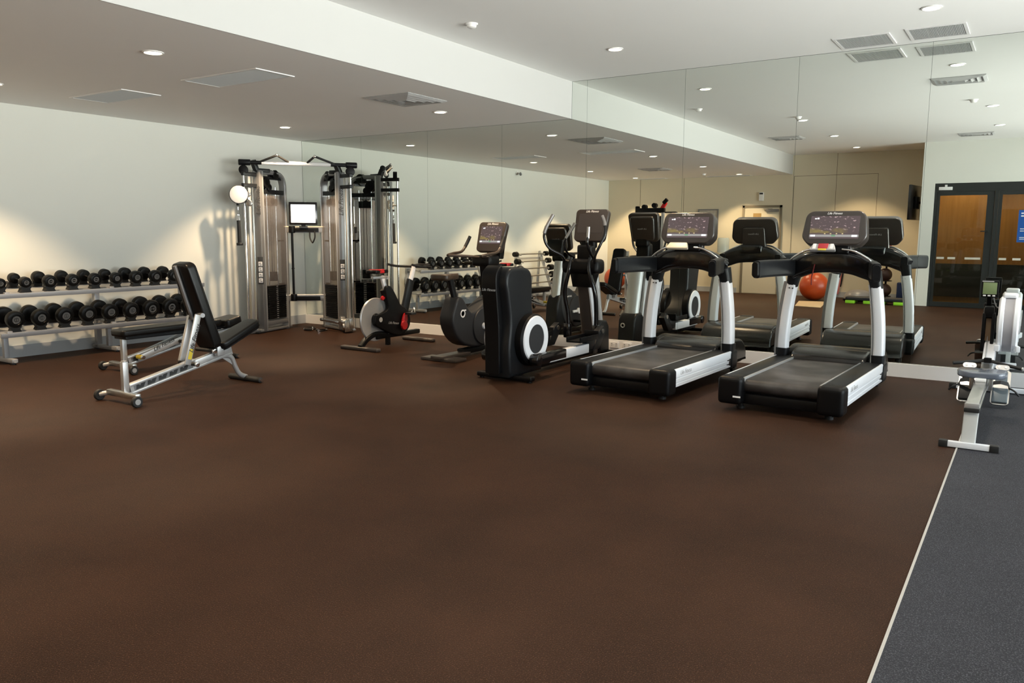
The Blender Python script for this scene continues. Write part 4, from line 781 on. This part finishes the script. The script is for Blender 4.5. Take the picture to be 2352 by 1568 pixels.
# ================================================================ benches
def slab(yz0, yz1, wdt, th, top=.0, bev=.02, cx=0., n=1, taper=1.):
    """padded slab between two points of the (y, z) plane"""
    p0 = Vector((0, yz0[0], yz0[1])); p1 = Vector((0, yz1[0], yz1[1])); d = (p1-p0); T = FR(p0, (1, 0, 0), d.cross(Vector((1, 0, 0))) if False else Vector((1, 0, 0)).cross(d))
    return T, d.length
def bench(cx, cy, flat, label):
    b = thing('weight_bench', label, 'weight bench', (cx, cy, 0), 0, 'adjustable weight benches')
    MB().box(-.21, .21, -.575, -.525, .045, .095, .012).build('rear_crossbar', 'steel', b)
    for s in (-1, 1):
        w_ = MB().lathe([(.022, -.016), (.040, -.016), (.046, -.008), (.046, .008), (.040, .016), (.022, .016)], (s*.262, -.60, .046), 'x', 28).build('transport_wheel', 'rubber', b)
        MB().cyl((s*.215, -.56, .06), (s*.255, -.60, .05), .020).lathe([(0, -.012), (.023, -.012), (.023, .012), (0, .012)], (s*.268, -.60, .046), 'x', 20).build('wheel_hub', 'silver', w_)
    MB().box(-.022, .022, -.555, -.505, .06, .335, .008).cyl((0, -.53, .335), (0, -.53, .342), .022).build('rear_post', 'silver', b)
    # sloping main beam with its toothed adjustment ladder
    a0, a1 = Vector((0, -.50, .10)), Vector((0, .50, .315)); d = (a1-a0).normalized(); T = FR(a0, d, (0, -d.z, d.y)); Lb = (a1-a0).length
    be = MB(T).box(0, Lb, -.028, .028, -.045, -.022, .005).box(0, Lb*.62, -.028, .028, .022, .045, .005).box(0, .03, -.026, .026, -.03, .03).box(Lb*.58, Lb, -.026, .026, -.04, .034, .005).build('main_beam', 'silver', b)
    MB(T).box(.02, Lb*.6, -.016, .016, -.024, .024).build('beam_web', 'silverd', be)
    for s in (-1, 1):
        g = MB(T)
        for i in range(5):
            x = .05+i*.105
            g.prism([(x, -.018), (x+.07, -.018), (x+.095, .018), (x+.055, .018), (x+.045, .004), (x+.03, .018), (x+.012, .018)], s*.0165-.001, s*.0165+.001, 'y')
        g.build('adjustment_ladder', 'markd', be)
    MB().sweep(smooth([(0, .40, .27), (0, .50, .245), (0, .545, .15), (0, .59, .075), (0, .665, .035)], 5), rr(.045, .045, .02, 4), side=(1, 0, 0)).prism([(.40, .25), (.53, .24), (.545, .15)], -.004, .004, 'x').build('front_leg', 'silver', b)
    MB().cyl((-.22, .655, .026), (.22, .655, .026), .026, bev=.008).build('front_foot_bar', 'rubber', b)
    for s in (-1, 1): MB().cyl((s*.218, .655, .026), (s*.230, .655, .026), .014).build('foot_bar_cap', 'chrome', b)
    for (y, z) in ((.055, .245), (.235, .34)):
        g = MB().cyl((-.12, y, z), (.12, y, z), .017).build('pivot_pin', 'rubber', b)
        MB().cyl((.12, y, z), (.14, y, z), .021, bev=.004).build('pin_knob', 'chrome', g)
    def pad(name, p0, p1, w0, w1, th, off):
        P0 = Vector((0, p0[0], p0[1])); P1 = Vector((0, p1[0], p1[1])); dd = (P1-P0); n_ = Vector((1, 0, 0)).cross(dd).normalized(); TT = FR(P0, (1, 0, 0), n_)
        Lp = dd.length; k_ = .05
        o = []
        for (cx_, cy_, a0) in ((w0/2-k_, k_, -90), (w1/2-k_, Lp-k_, 0), (-w1/2+k_, Lp-k_, 90), (-w0/2+k_, k_, 180)):
            for j in range(6): a_ = math.radians(a0+18*j); o.append((cx_+k_*math.cos(a_), cy_+k_*math.sin(a_)))
        q = MB(TT).prism(o, off, off+th, 'z', .022, 4).build(name, 'leather', b)
        MB(TT).prism([(x*.86, y*.96+.02*Lp) for x, y in o], off-.012, off+.004, 'z').build('pad_board', 'black', q)
    if not flat:
        pad('back_pad', (.330, .37), (.085, 1.130), .25, .23, .085, .0)
        pad('seat_pad', (.345, .335), (.80, .515), .25, .19, .065, .0)
        MB().tube([(-.03, .145, .62), (-.03, -.004, 1.09)], .018, 12).box(-.02, .02, .20, .26, .55, .62).build('back_rail', 'silverd', b)
        for x in (-.095, .137):
            dy = -.105 if x > 0 else 0
            P0, P1 = Vector((x, .06+dy, .255)), Vector((x, .215+dy, .665))
            q = MB().bar(P0, P1, .014 if x > 0 else .030, .058, up=(0, -1, .3), bev=.004).build('support_strut', 'silver', b)
            if x > 0:
                dd = (P1-P0).normalized(); Tt = FR((P0+P1)/2+Vector((.0085, 0, .015)), dd, (1, 0, 0))
                text('lettering', 'Life Fitness', .056, Tt, 'markd', q, shear=.3, bold=.01)
                MB().bar(P0+dd*.05+Vector((.0075, 0, 0)), P0+dd*.14+Vector((.0075, 0, 0)), .003, .034, up=(0, -1, .3)).build('warning_label', 'yellow', q)
        MB().cyl((-.11, .20, .665), (.14, .125, .665), .02).build('hinge_tube', 'silverd', b)
        for x in (-.05, .06): MB().bar((x, .225, .66), (x, .345, .315), .02, .034, up=(0, 1, .3), bev=.004).build('brace', 'silver', b)
        MB().box(.035, .085, .30, .38, .28, .37, .01).build('pivot_bracket', 'silver', b)
    else:
        pad('back_pad', (-.60, .355), (.55, .375), .24, .27, .065, .0)
        pad('seat_pad', (.60, .335), (.83, .375), .27, .24, .085, .0)
        MB().box(-.03, .03, -.50, .60, .315, .345, .006).box(-.10, .10, -.56, -.46, .325, .352, .006).build('back_rail', 'char', b)
        for x in (-.055, .055):
            P0, P1 = Vector((x, -.42, .115)), Vector((x, .16, .32))
            q = MB().bar(P0, P1, .012, .058, up=(0, -.3, 1), bev=.004).build('support_strut', 'silver', b)
            if x > 0:
                dd = (P1-P0).normalized(); text('lettering', 'Life Fitness', .056, FR((P0+P1)/2+Vector((.0075, 0, .012)), dd, (1, 0, 0)), 'markd', q, shear=.3, bold=.01)
        for x in (-.05, .05): MB().bar((x, .20, .33), (x, .40, .27), .02, .034, bev=.004).build('brace', 'silver', b)
        MB().sweep(smooth([(0, .45, .27), (0, .65, .29), (0, .78, .32)], 4), rr(.045, .04, .01, 3), side=(1, 0, 0)).build('seat_rail', 'silver', b)
        k2 = MB().cyl((.05, -.42, .14), (.13, -.42, .14), .022, bev=.004).build('adjust_knob', 'yellow', b); MB().cyl((.13, -.42, .14), (.16, -.42, .14), .018).build('knob_tip', 'chrome', k2)
        MB().cyl((.05, .76, .31), (.14, .84, .22), .015).build('seat_handle', 'rubber', b)
    return b
bench(3.215, -4.40, False, 'weight bench with its black backrest raised, in front of the other bench')
bench(1.83, -3.56, True, 'weight bench set flat, between the raised bench and the dumbbell rack')
# ================================================================ dumbbell rack and dumbbells
rk = thing('dumbbell_rack', 'long two-tier grey dumbbell rack along the pale wall', 'dumbbell rack', (.27, -3.38, 0))
SL = -.147
yU = [-4.548+.2505*i for i in range(9)]; yL = [-4.427+.2590*i for i in range(9)]
rU = [.054, .056, .067, .067, .067, .065, .074, .074, .074]; rL = [.090, .090, .092, .092, .092, .092, .102, .102, .102]
def zc(kind, x): return (.846 if kind == 'U' else .462)+SL*(x-.45)
base = {'U': .846-.074-.035, 'L': .462-.102-.030}      # top of the shelf skin under the front heads
for kd in 'UL':
    z0 = base[kd]; T = FR((.30, -3.38, z0-SL*.15), (1, 0, SL), (-SL, 0, 1))
    MB(T).box(.085, .15, -1.22, 1.22, -.008, 0, .002).box(.19, .21, -1.22, 1.22, -.040, .008, .004).box(.14, .20, -1.22, 1.22, -.030, -.022, .002).box(-.165, -.10, -1.22, 1.22, -.008, 0, .002).build('shelf', 'rackm', rk, world=True)
    for (y, r_) in zip(yU if kd == 'U' else yL, rU if kd == 'U' else rL):
        for xx in (.12, -.13):
            top = (zc(kd, .30+xx)-r_) - (z0-SL*.15+SL*xx)
            hgt = max(.012, top+r_*.12)
            MB(T).prism([(y+3.38-.060, 0), (y+3.38-.045, hgt*.6), (y+3.38-.062, hgt), (y+3.38-.05, hgt+.012), (y+3.38, hgt-.008), (y+3.38+.05, hgt+.012), (y+3.38+.062, hgt), (y+3.38+.045, hgt*.6), (y+3.38+.060, 0)], xx-.03, xx+.03, 'x', .003, 1).build('cradle', 'rubber', rk, world=True)
for y in (-4.50, -3.37, -2.24):
    MB().box(.10, .16, y-.03, y+.03, .03, .80, .006).box(.33, .38, y-.025, y+.025, .03, .34, .006).build('leg', 'rackm', rk, world=True)
    MB().bar((.10, y, .735), (.475, y, .678), .05, .035, bev=.004).build('shelf_arm', 'rackm', rk, world=True)
    MB().bar((.10, y, .330), (.475, y, .273), .05, .035, bev=.004).build('shelf_arm', 'rackm', rk, world=True)
    ft = MB().box(.05, .54, y-.03, y+.03, .018, .062, .010).build('foot', 'rackm', rk, world=True)
    MB().cyl((.50, y, 0), (.50, y, .02), .025).cyl((.09, y, 0), (.09, y, .02), .025).build('foot_pad', 'rubber', ft, world=True)
    MB().cyl((.538, y, .040), (.546, y, .040), .020).build('end_cap', 'mark', ft, world=True)
def dumbbell_proto():
    d = thing('dumbbell', 'dumbbell', 'dumbbell', (0, 0, 0), 0, 'round dumbbells on the rack')
    hn = MB().cyl((-.10, 0, 0), (.10, 0, 0), .016, seg=14).sph((0, 0, 0), (.055, .019, .019)).build('handle', 'chrome', d)
    for s in (-1, 1):
        pr_ = [(0, -.042), (.080, -.042), (.096, -.034), (.100, -.024), (.100, .024), (.096, .034), (.080, .042), (.060, .042), (.056, .036), (0, .036)]
        if s < 0: pr_ = [(r_, -h_) for r_, h_ in pr_]
        w_ = MB().lathe(pr_, (s*.125, 0, 0), 'x', 36).build('weight_head', 'dumb', d)
        MB().lathe([(.028, 0), (.028, .003), (.046, .003), (.046, 0)], (s*.125+(.036 if s > 0 else -.039), 0, 0), 'x', 28).box(s*.164-.001, s*.164+.001, -.018, -.006, -.012, .012).box(s*.164-.001, s*.164+.001, .004, .018, -.012, .012).build('end_badge', 'mark_d', w_)
    return d
M['mark_d'] = mat('dull_badge_print', (.10, .10, .10), .5)
ordn = ['first', 'second', 'third', 'fourth', 'fifth', 'sixth', 'seventh', 'eighth', 'ninth']
proto = None
for kd, ys, rs, tn in (('U', yU, rU, 'upper'), ('L', yL, rL, 'lower')):
    for i, (y, r_) in enumerate(zip(ys, rs)):
        lab = 'black round-headed dumbbell on the %s shelf, %s along towards the mirror' % (tn, ordn[i])
        if proto is None: proto = d = dumbbell_proto(); d['label'] = lab
        else: d = copy_thing(proto, (0, 0, 0), 0, lab)
        x = .325; d.location = (x, y, zc(kd, x)); d.rotation_euler = (0, -math.atan(SL), 0); k_ = r_/.1; d.scale = (.92, k_, k_)
# ================================================================ rowing machine
r = thing('rowing_machine', 'white and grey rowing machine with a long rail beside the floor joint', 'rowing machine', (9.07, -1.5, 0))
RXc = 9.072
MB().box(RXc-.038, RXc+.038, -2.66, -.72, .235, .292, .004).box(RXc-.046, RXc-.036, -2.64, -.72, .240, .262, .003).box(RXc+.036, RXc+.046, -2.64, -.72, .240, .262, .003).build('seat_rail', 'steel', r, world=True)
cp = MB().box(RXc-.043, RXc+.043, -2.685, -2.655, .262, .296, .006).build('rail_end_cap', 'silver', r, world=True); MB().box(RXc-.044, RXc+.044, -2.692, -2.66, .236, .264, .005).build('cap_bumper', 'rubber', cp, world=True)
MB().sweep([(RXc, -2.65, .24), (RXc-.005, -2.70, .03)], rr(.085, .035, .006, 3), side=(1, 0, 0)).build('rear_leg', mat('pale_grey_leg_paint', (.52, .53, .52), .35), r, world=True)
ft = MB().box(8.905, 9.235, -2.745, -2.700, .005, .042, .006).build('rear_foot_bar', 'white', r, world=True)
MB().box(8.900, 8.955, -2.75, -2.695, .0, .046, .008).box(9.190, 9.245, -2.75, -2.695, .0, .046, .008).build('foot_cap', 'rubber', ft, world=True)
o_ = [(-.155, .10), (-.165, -.02), (-.13, -.12), (-.05, -.135), (.05, -.135), (.13, -.12), (.165, -.02), (.155, .10), (.07, .125), (0, .10), (-.07, .125)]
se = MB().prism([(p.x, p.y) for p in smooth([(a, b_, 0) for a, b_ in o_+[o_[0]]], 3)[:-1]], -.022, .026, 'z', .015, 3, T=Matrix.Translation((RXc, -1.60, .338))).build('seat', mat('sky_tinted_seat_vinyl', (.13, .15, .19), .22, spec=.7, coat=.4), r, world=True)  # blue-grey tint paints the sky's reflection on the seat
MB().box(RXc-.075, RXc-.052, -1.69, -1.51, .225, .315, .004).box(RXc+.052, RXc+.075, -1.69, -1.51, .225, .315, .004).build('seat_carriage', 'steel', se, world=True)
for y in (-1.735, -1.53): MB().cyl((RXc-.036, y, .306), (RXc+.036, y, .306), .015 if y < -1.6 else .013).build('seat_roller', 'markw', se, world=True)
for s in (-1, 1):
    xc = RXc+s*.118; T = FR((xc, -1.18, .035), (1, 0, 0), (0, -.72, .69))
    fp = MB(T).prism(rr(.130, .34, .03, 4), -.006, .006, 'z', T=Matrix.Translation((0, .165, 0))).build('foot_plate', 'steel', r, world=True)
    MB(T).box(-.055, .055, .01, .15, .006, .022, .012, 3).box(-.042, .042, .20, .32, .006, .014, .004).build('heel_cup', mat('grey_blue_heel_cup', (.10, .13, .15), .35) if s > 0 else 'black', fp, world=True)
    MB().sweep([tuple(T @ Vector((-.062, .17, 0))), tuple(T @ Vector((-.05, .165, .06))), tuple(T @ Vector((0, .16, .085))), tuple(T @ Vector((.05, .165, .06))), tuple(T @ Vector((.062, .17, 0)))], rr(.035, .004, .001, 1), side=(0, .7, .7)).build('foot_strap', 'rubber', fp, world=True)
    MB().tube(smooth([tuple(T @ Vector((s*.06, .16, .01))), tuple(T @ Vector((s*.10, .12, .03))), tuple(T @ Vector((s*.13, .10, .0)))], 4), .008, 6).build('strap_end', 'rubber', fp, world=True)
    MB(T).prism(rr(.10, .05, .024, 4), -.004, .006, 'z', T=Matrix.Translation((0, .365, 0))).build('toe_bracket', 'silver', fp, world=True)
    for q in (-.024, .024): MB(T).cyl((q, .365, .004), (q, .365, .010), .011, seg=14).build('bracket_bolt', 'markw', fp, world=True)
MB().box(RXc-.18, RXc+.18, -1.04, -1.01, .16, .19, .005).build('foot_plate_support', 'silverd', r, world=True)
MB().prism([(-.86, .225), (-.40, .44), (-.26, .46), (-.26, .30), (-.70, .225)], RXc-.045, RXc+.045, 'x', .008).build('front_frame', 'white', r, world=True)
MB().box(RXc-.078, RXc-.050, -.42, -.24, .36, .70, .008).box(RXc-.006, RXc+.020, -.42, -.24, .36, .70, .008).box(RXc-.078, RXc+.020, -.28, -.24, .36, .78, .008).box(RXc-.07, RXc+.01, -.42, -.24, .66, .76, .02).build('chain_housing', 'black', r, world=True)
MB().box(RXc-.05, RXc-.006, -.34, -.29, .45, .65, .003).build('painted_reflection', 'cork', r, world=True)  # tan slab standing for the brown reflection inside the housing
MB().cyl((RXc-.02, -.70, .335), (RXc-.028, -.36, .49), .004, seg=6).build('chain', 'silver', r, world=True)
h = MB().tube(smooth([(8.82, -.80, .290), (8.95, -.75, .306), (9.03, -.72, .318), (9.10, -.72, .318), (9.19, -.75, .302), (9.33, -.80, .282)], 5), .015, 12).build('pull_handle', 'rubber', r, world=True)
MB().box(RXc-.03, RXc+.03, -.74, -.69, .302, .345, .01).bar((RXc-.07, -.735, .312), (RXc-.01, -.70, .348), .012, .012).bar((RXc+.07, -.735, .312), (RXc+.01, -.70, .348), .012, .012).build('handle_yoke', 'black', h, world=True)
MB().cyl((9.325, -.799, .283), (9.335, -.802, .282), .016).build('handle_tip', 'silver', h, world=True)
MB().sweep(smooth([(RXc-.04, -.27, .72), (RXc-.04, -.30, .80), (RXc-.04, -.33, .86)], 3), rr(.04, .03, .008, 2), side=(1, 0, 0)).build('monitor_arm', 'black', r, world=True)
mn = MB().box(8.965, 9.100, -.345, -.315, .835, .985, .008).build('display_case', 'black', r, world=True)
MB().box(8.978, 9.085, -.349, -.345, .865, .968, .002).build('display_screen', 'lcd', mn, world=True)
MB().box(8.970, 9.060, -.350, -.345, .974, .981).build('display_lettering', 'mark', mn, world=True)
for i in range(3): MB().box(8.982+.036*i, 9.004+.036*i, -.352, -.345, .846, .858, .002).build('display_button', 'markw', mn, world=True)
MB().box(8.99, 9.05, -.3155, -.313, .86, .95).build('rear_label', 'cork', mn, world=True)
MB().tube(smooth([(9.06, -.32, .85), (9.09, -.34, .76), (9.13, -.34, .74)], 4), .005, 6).build('display_cable', 'silverd', r, world=True)
# flywheel housing: rounded cage, offset from the rail
yc, zc_, R_ = -.37, .605, .245
ca = MB()
for x0, x1 in ((9.115, 9.168), (9.222, 9.275)):
    ca.lathe([(R_*.35, x0-9.195+.004), (R_*.92, x0-9.195), (R_, x0-9.195+.014), (R_, x1-9.195-.014), (R_*.92, x1-9.195), (R_*.35, x1-9.195-.004)], (9.195, yc, zc_), 'x', 48)
ca = ca.build('flywheel_cage', 'white', r, world=True)
MB().lathe([(0, -.035), (R_*.965, -.035), (R_*.965, .035), (0, .035)], (9.195, yc, zc_), 'x', 48).build('perforated_band', mat('perforated_band_grey', (.36, .35, .37), .45), ca, world=True)
MB().lathe([(0, -.09), (.075, -.09), (.085, -.07), (.085, .07), (.075, .09), (0, .09)], (9.195, yc, zc_), 'x', 32).build('flywheel_hub', 'mark', ca, world=True)
MB().box(9.14, 9.25, yc-.06, yc+.06, zc_+R_-.01, zc_+R_+.035, .02, 3).build('cage_handle', 'white', ca, world=True)
MB().bar((9.14, -.44, .42), (9.135, -.50, .25), .04, .05, bev=.006).build('cage_stand', 'white', r, world=True)
MB().bar((9.25, -.44, .42), (9.26, -.49, .25), .03, .05, bev=.006).build('cage_stand', 'white', r, world=True)
MB().bar((9.115, -.50, .26), (9.28, -.49, .26), .05, .05, bev=.005).build('cage_crossbar', 'white', r, world=True)
MB().bar((RXc, -.42, .26), (RXc, -.38, .04), .05, .06, up=(0, 1, 0), bev=.006).bar((9.20, -.46, .26), (9.20, -.38, .04), .04, .05, up=(0, 1, 0), bev=.006).build('front_leg', 'white', r, world=True)
ft = MB().box(8.80, 9.40, -.405, -.36, .008, .048, .006).build('front_foot_bar', 'white', r, world=True)
MB().box(8.775, 8.835, -.41, -.355, .0, .052, .01).box(9.365, 9.425, -.41, -.355, .0, .052, .01).build('foot_cap', 'rubber', ft, world=True)
# ================================================================ things seen in the mirror: the far side of the room
br = thing('barbell_rack', 'metal rack for fixed barbells against the pale wall', 'barbell rack', (.42, -6.15, 0))
for y in (-5.66, -6.62):
    MB().bar((.20, y, 1.0), (.56, y, .06), .05, .05, up=(0, 1, 0), bev=.006).bar((.12, y, .04), (.70, y, .04), .05, .05, bev=.006).bar((.20, y, .98), (.14, y, .05), .04, .04, up=(0, 1, 0)).cyl((.12, y, 0), (.12, y, .02), .02).cyl((.68, y, 0), (.68, y, .02), .02).build('side_frame', 'silver', br, world=True)
MB().bar((.15, -5.66, .30), (.15, -6.62, .30), .04, .04).bar((.19, -5.66, .85), (.19, -6.62, .85), .04, .04).build('cross_tube', 'silver', br, world=True)
lev = [.95, .80, .65, .50, .35, .20]
for z in lev:
    x = .20+(1.0-z)*.383
    for y in (-5.66, -6.62): MB().box(x, x+.11, y-.02, y+.02, z-.035, z-.020, .003).box(x+.10, x+.11, y-.02, y+.02, z-.035, z+.0, .003).build('bar_hook', 'silver', br, world=True)
ord6 = ['top', 'second', 'third', 'fourth', 'fifth', 'lowest']
for i, z in enumerate(lev):
    x = .20+(1.0-z)*.383+.062
    b_ = thing('fixed_barbell', 'black-ended fixed barbell on the wall rack, %s level' % ord6[i], 'barbell', (x, -6.14, z-.004), 0, 'fixed barbells on the rack')
    MB().cyl((0, -.55, 0), (0, .55, 0), .014, seg=12).build('bar', 'steel', b_)
    rr_ = .052+.006*i
    for s in (-1, 1): MB().cyl((0, s*.56, 0), (0, s*(.68+.012*i), 0), rr_, seg=24, bev=.010).build('weight_head', 'dumb', b_)
g = thing('training_tower', 'tall black and grey exercise tower with padded arms and a red top piece', 'exercise machine', (2.55, -7.0, 0))
MB().box(2.10, 2.16, -7.45, -6.5, 0, .05, .01).box(2.88, 2.94, -7.45, -6.5, 0, .05, .01).box(2.10, 2.94, -7.03, -6.97, .0, .05, .01).build('base_frame', 'silverd', g, world=True)
MB().box(2.88, 2.94, -7.04, -6.96, .04, 1.90, .01).box(2.10, 2.16, -7.04, -6.96, .04, 1.02, .01).build('upright', 'silver', g, world=True)
MB().bar((2.34, -7.0, 1.86), (2.94, -7.0, 1.93), .10, .10, bev=.02).bar((2.34, -7.0, 1.78), (2.34, -7.0, 1.95), .08, .08, up=(0, 1, 0), bev=.02).cyl((2.50, -7.05, 1.93), (2.50, -6.95, 1.93), .05).cyl((2.72, -7.05, 1.96), (2.72, -6.95, 1.96), .05).build('top_arm', 'black', g, world=True)
MB().tube(fillet([(2.90, -7.0, 1.82), (3.20, -7.0, 1.82), (3.24, -7.0, 1.78)], .03), .014).build('pull_up_bar', 'rubber', g, world=True)
MB().bar((2.86, -7.0, 1.86), (2.96, -7.0, 2.02), .07, .07, up=(0, 1, 0), bev=.01).build('top_bracket', 'red', g, world=True)
MB().cyl((2.92, -6.97, 2.0), (3.0, -6.97, 2.08), .04, bev=.01).build('top_roller', 'black', g, world=True)
MB().box(2.00, 2.26, -7.2, -6.72, .84, .92, .025, 3).build('arm_pad', 'leather', g, world=True)
MB().box(2.36, 2.62, -7.14, -6.86, .86, .93, .025, 3).build('seat_pad', 'leather', g, world=True); MB().box(2.46, 2.52, -7.03, -6.97, .05, .87, .008).build('seat_post', 'silverd', g, world=True)
MB().box(2.60, 2.90, -7.12, -7.06, .60, 1.75, .02).build('back_pad', 'black', g, world=True)
for (x, y, s_, n_) in ((5.47, -9.15, .298, 'large orange exercise ball on the floor beside the tan mat'), (.52, -9.8, .275, 'orange exercise ball in the far corner by the service wall')):
    b_ = MB().sph((0, 0, 0), s_, 40)
    b_ = b_.build('exercise_ball', 'orange'); b_.location = (x, y, s_); tag(b_, n_, 'exercise ball', 'orange exercise balls')
mt = MB().prism([(5.28, -8.7), (5.80, -8.85), (6.0, -7.35), (5.50, -7.45)], .001, .012, 'z', .003).build('exercise_mat', 'mat'); tag(mt, 'tan exercise mat lying flat on the brown floor', 'mat')
for i, (x, s_) in enumerate(((6.42, 'beside the orange ball'), (6.98, 'beside the ball tree'))):
    st_ = thing('aerobic_step', 'low grey aerobic step with lime green feet, '+s_, 'exercise step', (x, -9.02, 0), 0, 'aerobic steps')
    MB().box(-.26, .26, -.17, .17, .06, .13, .02, 3).build('platform', 'dgrey', st_)
    for s in (-1, 1):
        for q in (-1, 1): MB().box(s*.17-.09, s*.17+.09, q*.10-.08, q*.10+.08, 0, .061, .012).build('foot', 'green', st_)
bo = thing('balance_dome', 'grey balance dome trainer behind the steps', 'balance trainer', (6.28, -9.6, 0))
MB().cyl((0, 0, 0), (0, 0, .05), .30, .31, seg=40, bev=.01).build('platform', 'black', bo); MB().lathe([(.29, .05), (.28, .11), (.23, .18), (.14, .225), (0, .24)], (0, 0, 0), seg=40).build('dome', 'dome', bo)
tr = thing('medicine_ball_tree', 'upright metal tree holding dark medicine balls by the door corner', 'ball rack', (6.77, -9.75, 0))
MB().box(-.20, .20, -.20, .20, 0, .03, .01).cyl((0, .0, .02), (0, 0, 1.12), .02).build('pole', 'black', tr)
for z in (.12, .44, .76): MB().tube([(0.13*math.cos(a*PI/8), .13+.13*math.sin(a*PI/8), z) for a in range(16)], .008, 6, closed=True).build('ring_holder', 'black', tr)
for z, s_ in ((.215, 'lowest'), (.535, 'middle'), (.855, 'upper')):
    b_ = MB().sph((0, 0, 0), .135, 28).build('medicine_ball', 'medball'); b_.location = (6.77, -9.62, z+.03); tag(b_, 'dark medicine ball on the tree, the %s one' % s_, 'medicine ball', 'medicine balls on the tree')
rb = MB().sph((0, 0, 0), .085, 24).build('small_ball', 'red'); rb.location = (6.77, -9.75, 1.205); tag(rb, 'small red ball on top of the ball tree', 'ball')
hk = thing('band_hook', 'wall hook rail for stretch bands on the cream back wall', 'hook rail', (5.75, BY, 1.35)); MB().box(-.25, .25, 0, .02, -.03, .03, .004).build('rail', 'silverd', hk)
for x in (-.18, 0, .18): MB().cyl((x, .02, 0), (x, .12, .02), .010, seg=10).build('peg', 'chrome', hk)
for (x, w_, zb, mt_, lb) in ((.05, .07, .10, 'pink', 'wide pink stretch band hanging from the wall rail'), (.12, .02, .25, 'rubber', 'thin black stretch band hanging beside the pink one'), (-.16, .02, .55, 'rubber', 'thin black stretch band on the end peg')):
    bx_ = 5.75+x; q = MB().sweep(smooth([(bx_-.012, BY+.09, 1.37), (bx_-.05, BY+.08, .8), (bx_-.09, BY+.07, zb+.05), (bx_-.10, BY+.07, zb), (bx_-.08, BY+.08, zb+.05), (bx_-.02, BY+.10, .8), (bx_+.012, BY+.10, 1.37)], 5), rr(w_, .006, .002, 1), side=(1, 0, 0)).build('resistance_band', mt_); tag(q, lb, 'stretch band', 'stretch bands on the wall')
bk = MB().box(6.93, 7.14, -10.36, -10.18, 0, .38, .02, 3).build('foam_block', 'blue'); tag(bk, 'dark blue foam block standing against the back wall', 'foam block')
tv = thing('wall_television', 'black flat television on an arm bracket at the wall corner', 'television', (7.26, -9.40, 2.02), -83)
MB().box(-.42, .42, -.03, .02, -.34, .34, .012).build('screen_case', 'blackg', tv); MB().box(-.40, .40, -.032, -.029, -.31, .32).build('screen', 'screen_dim', tv); MB().box(-.12, .12, .02, .06, -.12, .12, .01).bar((0, .05, 0), (.16, .10, 0), .03, .05).build('wall_bracket', 'black', tv)
wc = thing('water_cooler', 'water cooler with a clear bottle beside the service door', 'water cooler', (3.13, -10.2, 0))
MB().box(-.16, .16, -.16, .16, 0, .86, .02, 3).build('cabinet', 'cream', wc); MB().lathe([(.04, .86), (.06, .90), (.135, .96), (.14, 1.26), (.12, 1.30), (0, 1.30)], (0, 0, 0), seg=32).build('water_bottle', 'bottle', wc); MB().box(-.10, .10, .155, .175, .56, .74, .01).build('tap_recess', 'dgrey', wc)
for x, m_ in ((-.05, 'blue'), (.05, 'red')): MB().cyl((x, .165, .70), (x, .20, .70), .012).build('tap', m_, wc)
pf = thing('framed_notice', 'framed notice hanging on the cream back wall', 'framed notice', (2.665, BY, 1.68))
MB().box(-.255, .255, .002, .025, -.30, -.27, .003).box(-.255, .255, .002, .025, .27, .30, .003).box(-.255, -.225, .002, .025, -.27, .27, .003).box(.225, .255, .002, .025, -.27, .27, .003).build('frame', 'silverd', pf); MB().box(-.225, .225, .002, .010, -.27, .27).build('print', 'paper', pf)
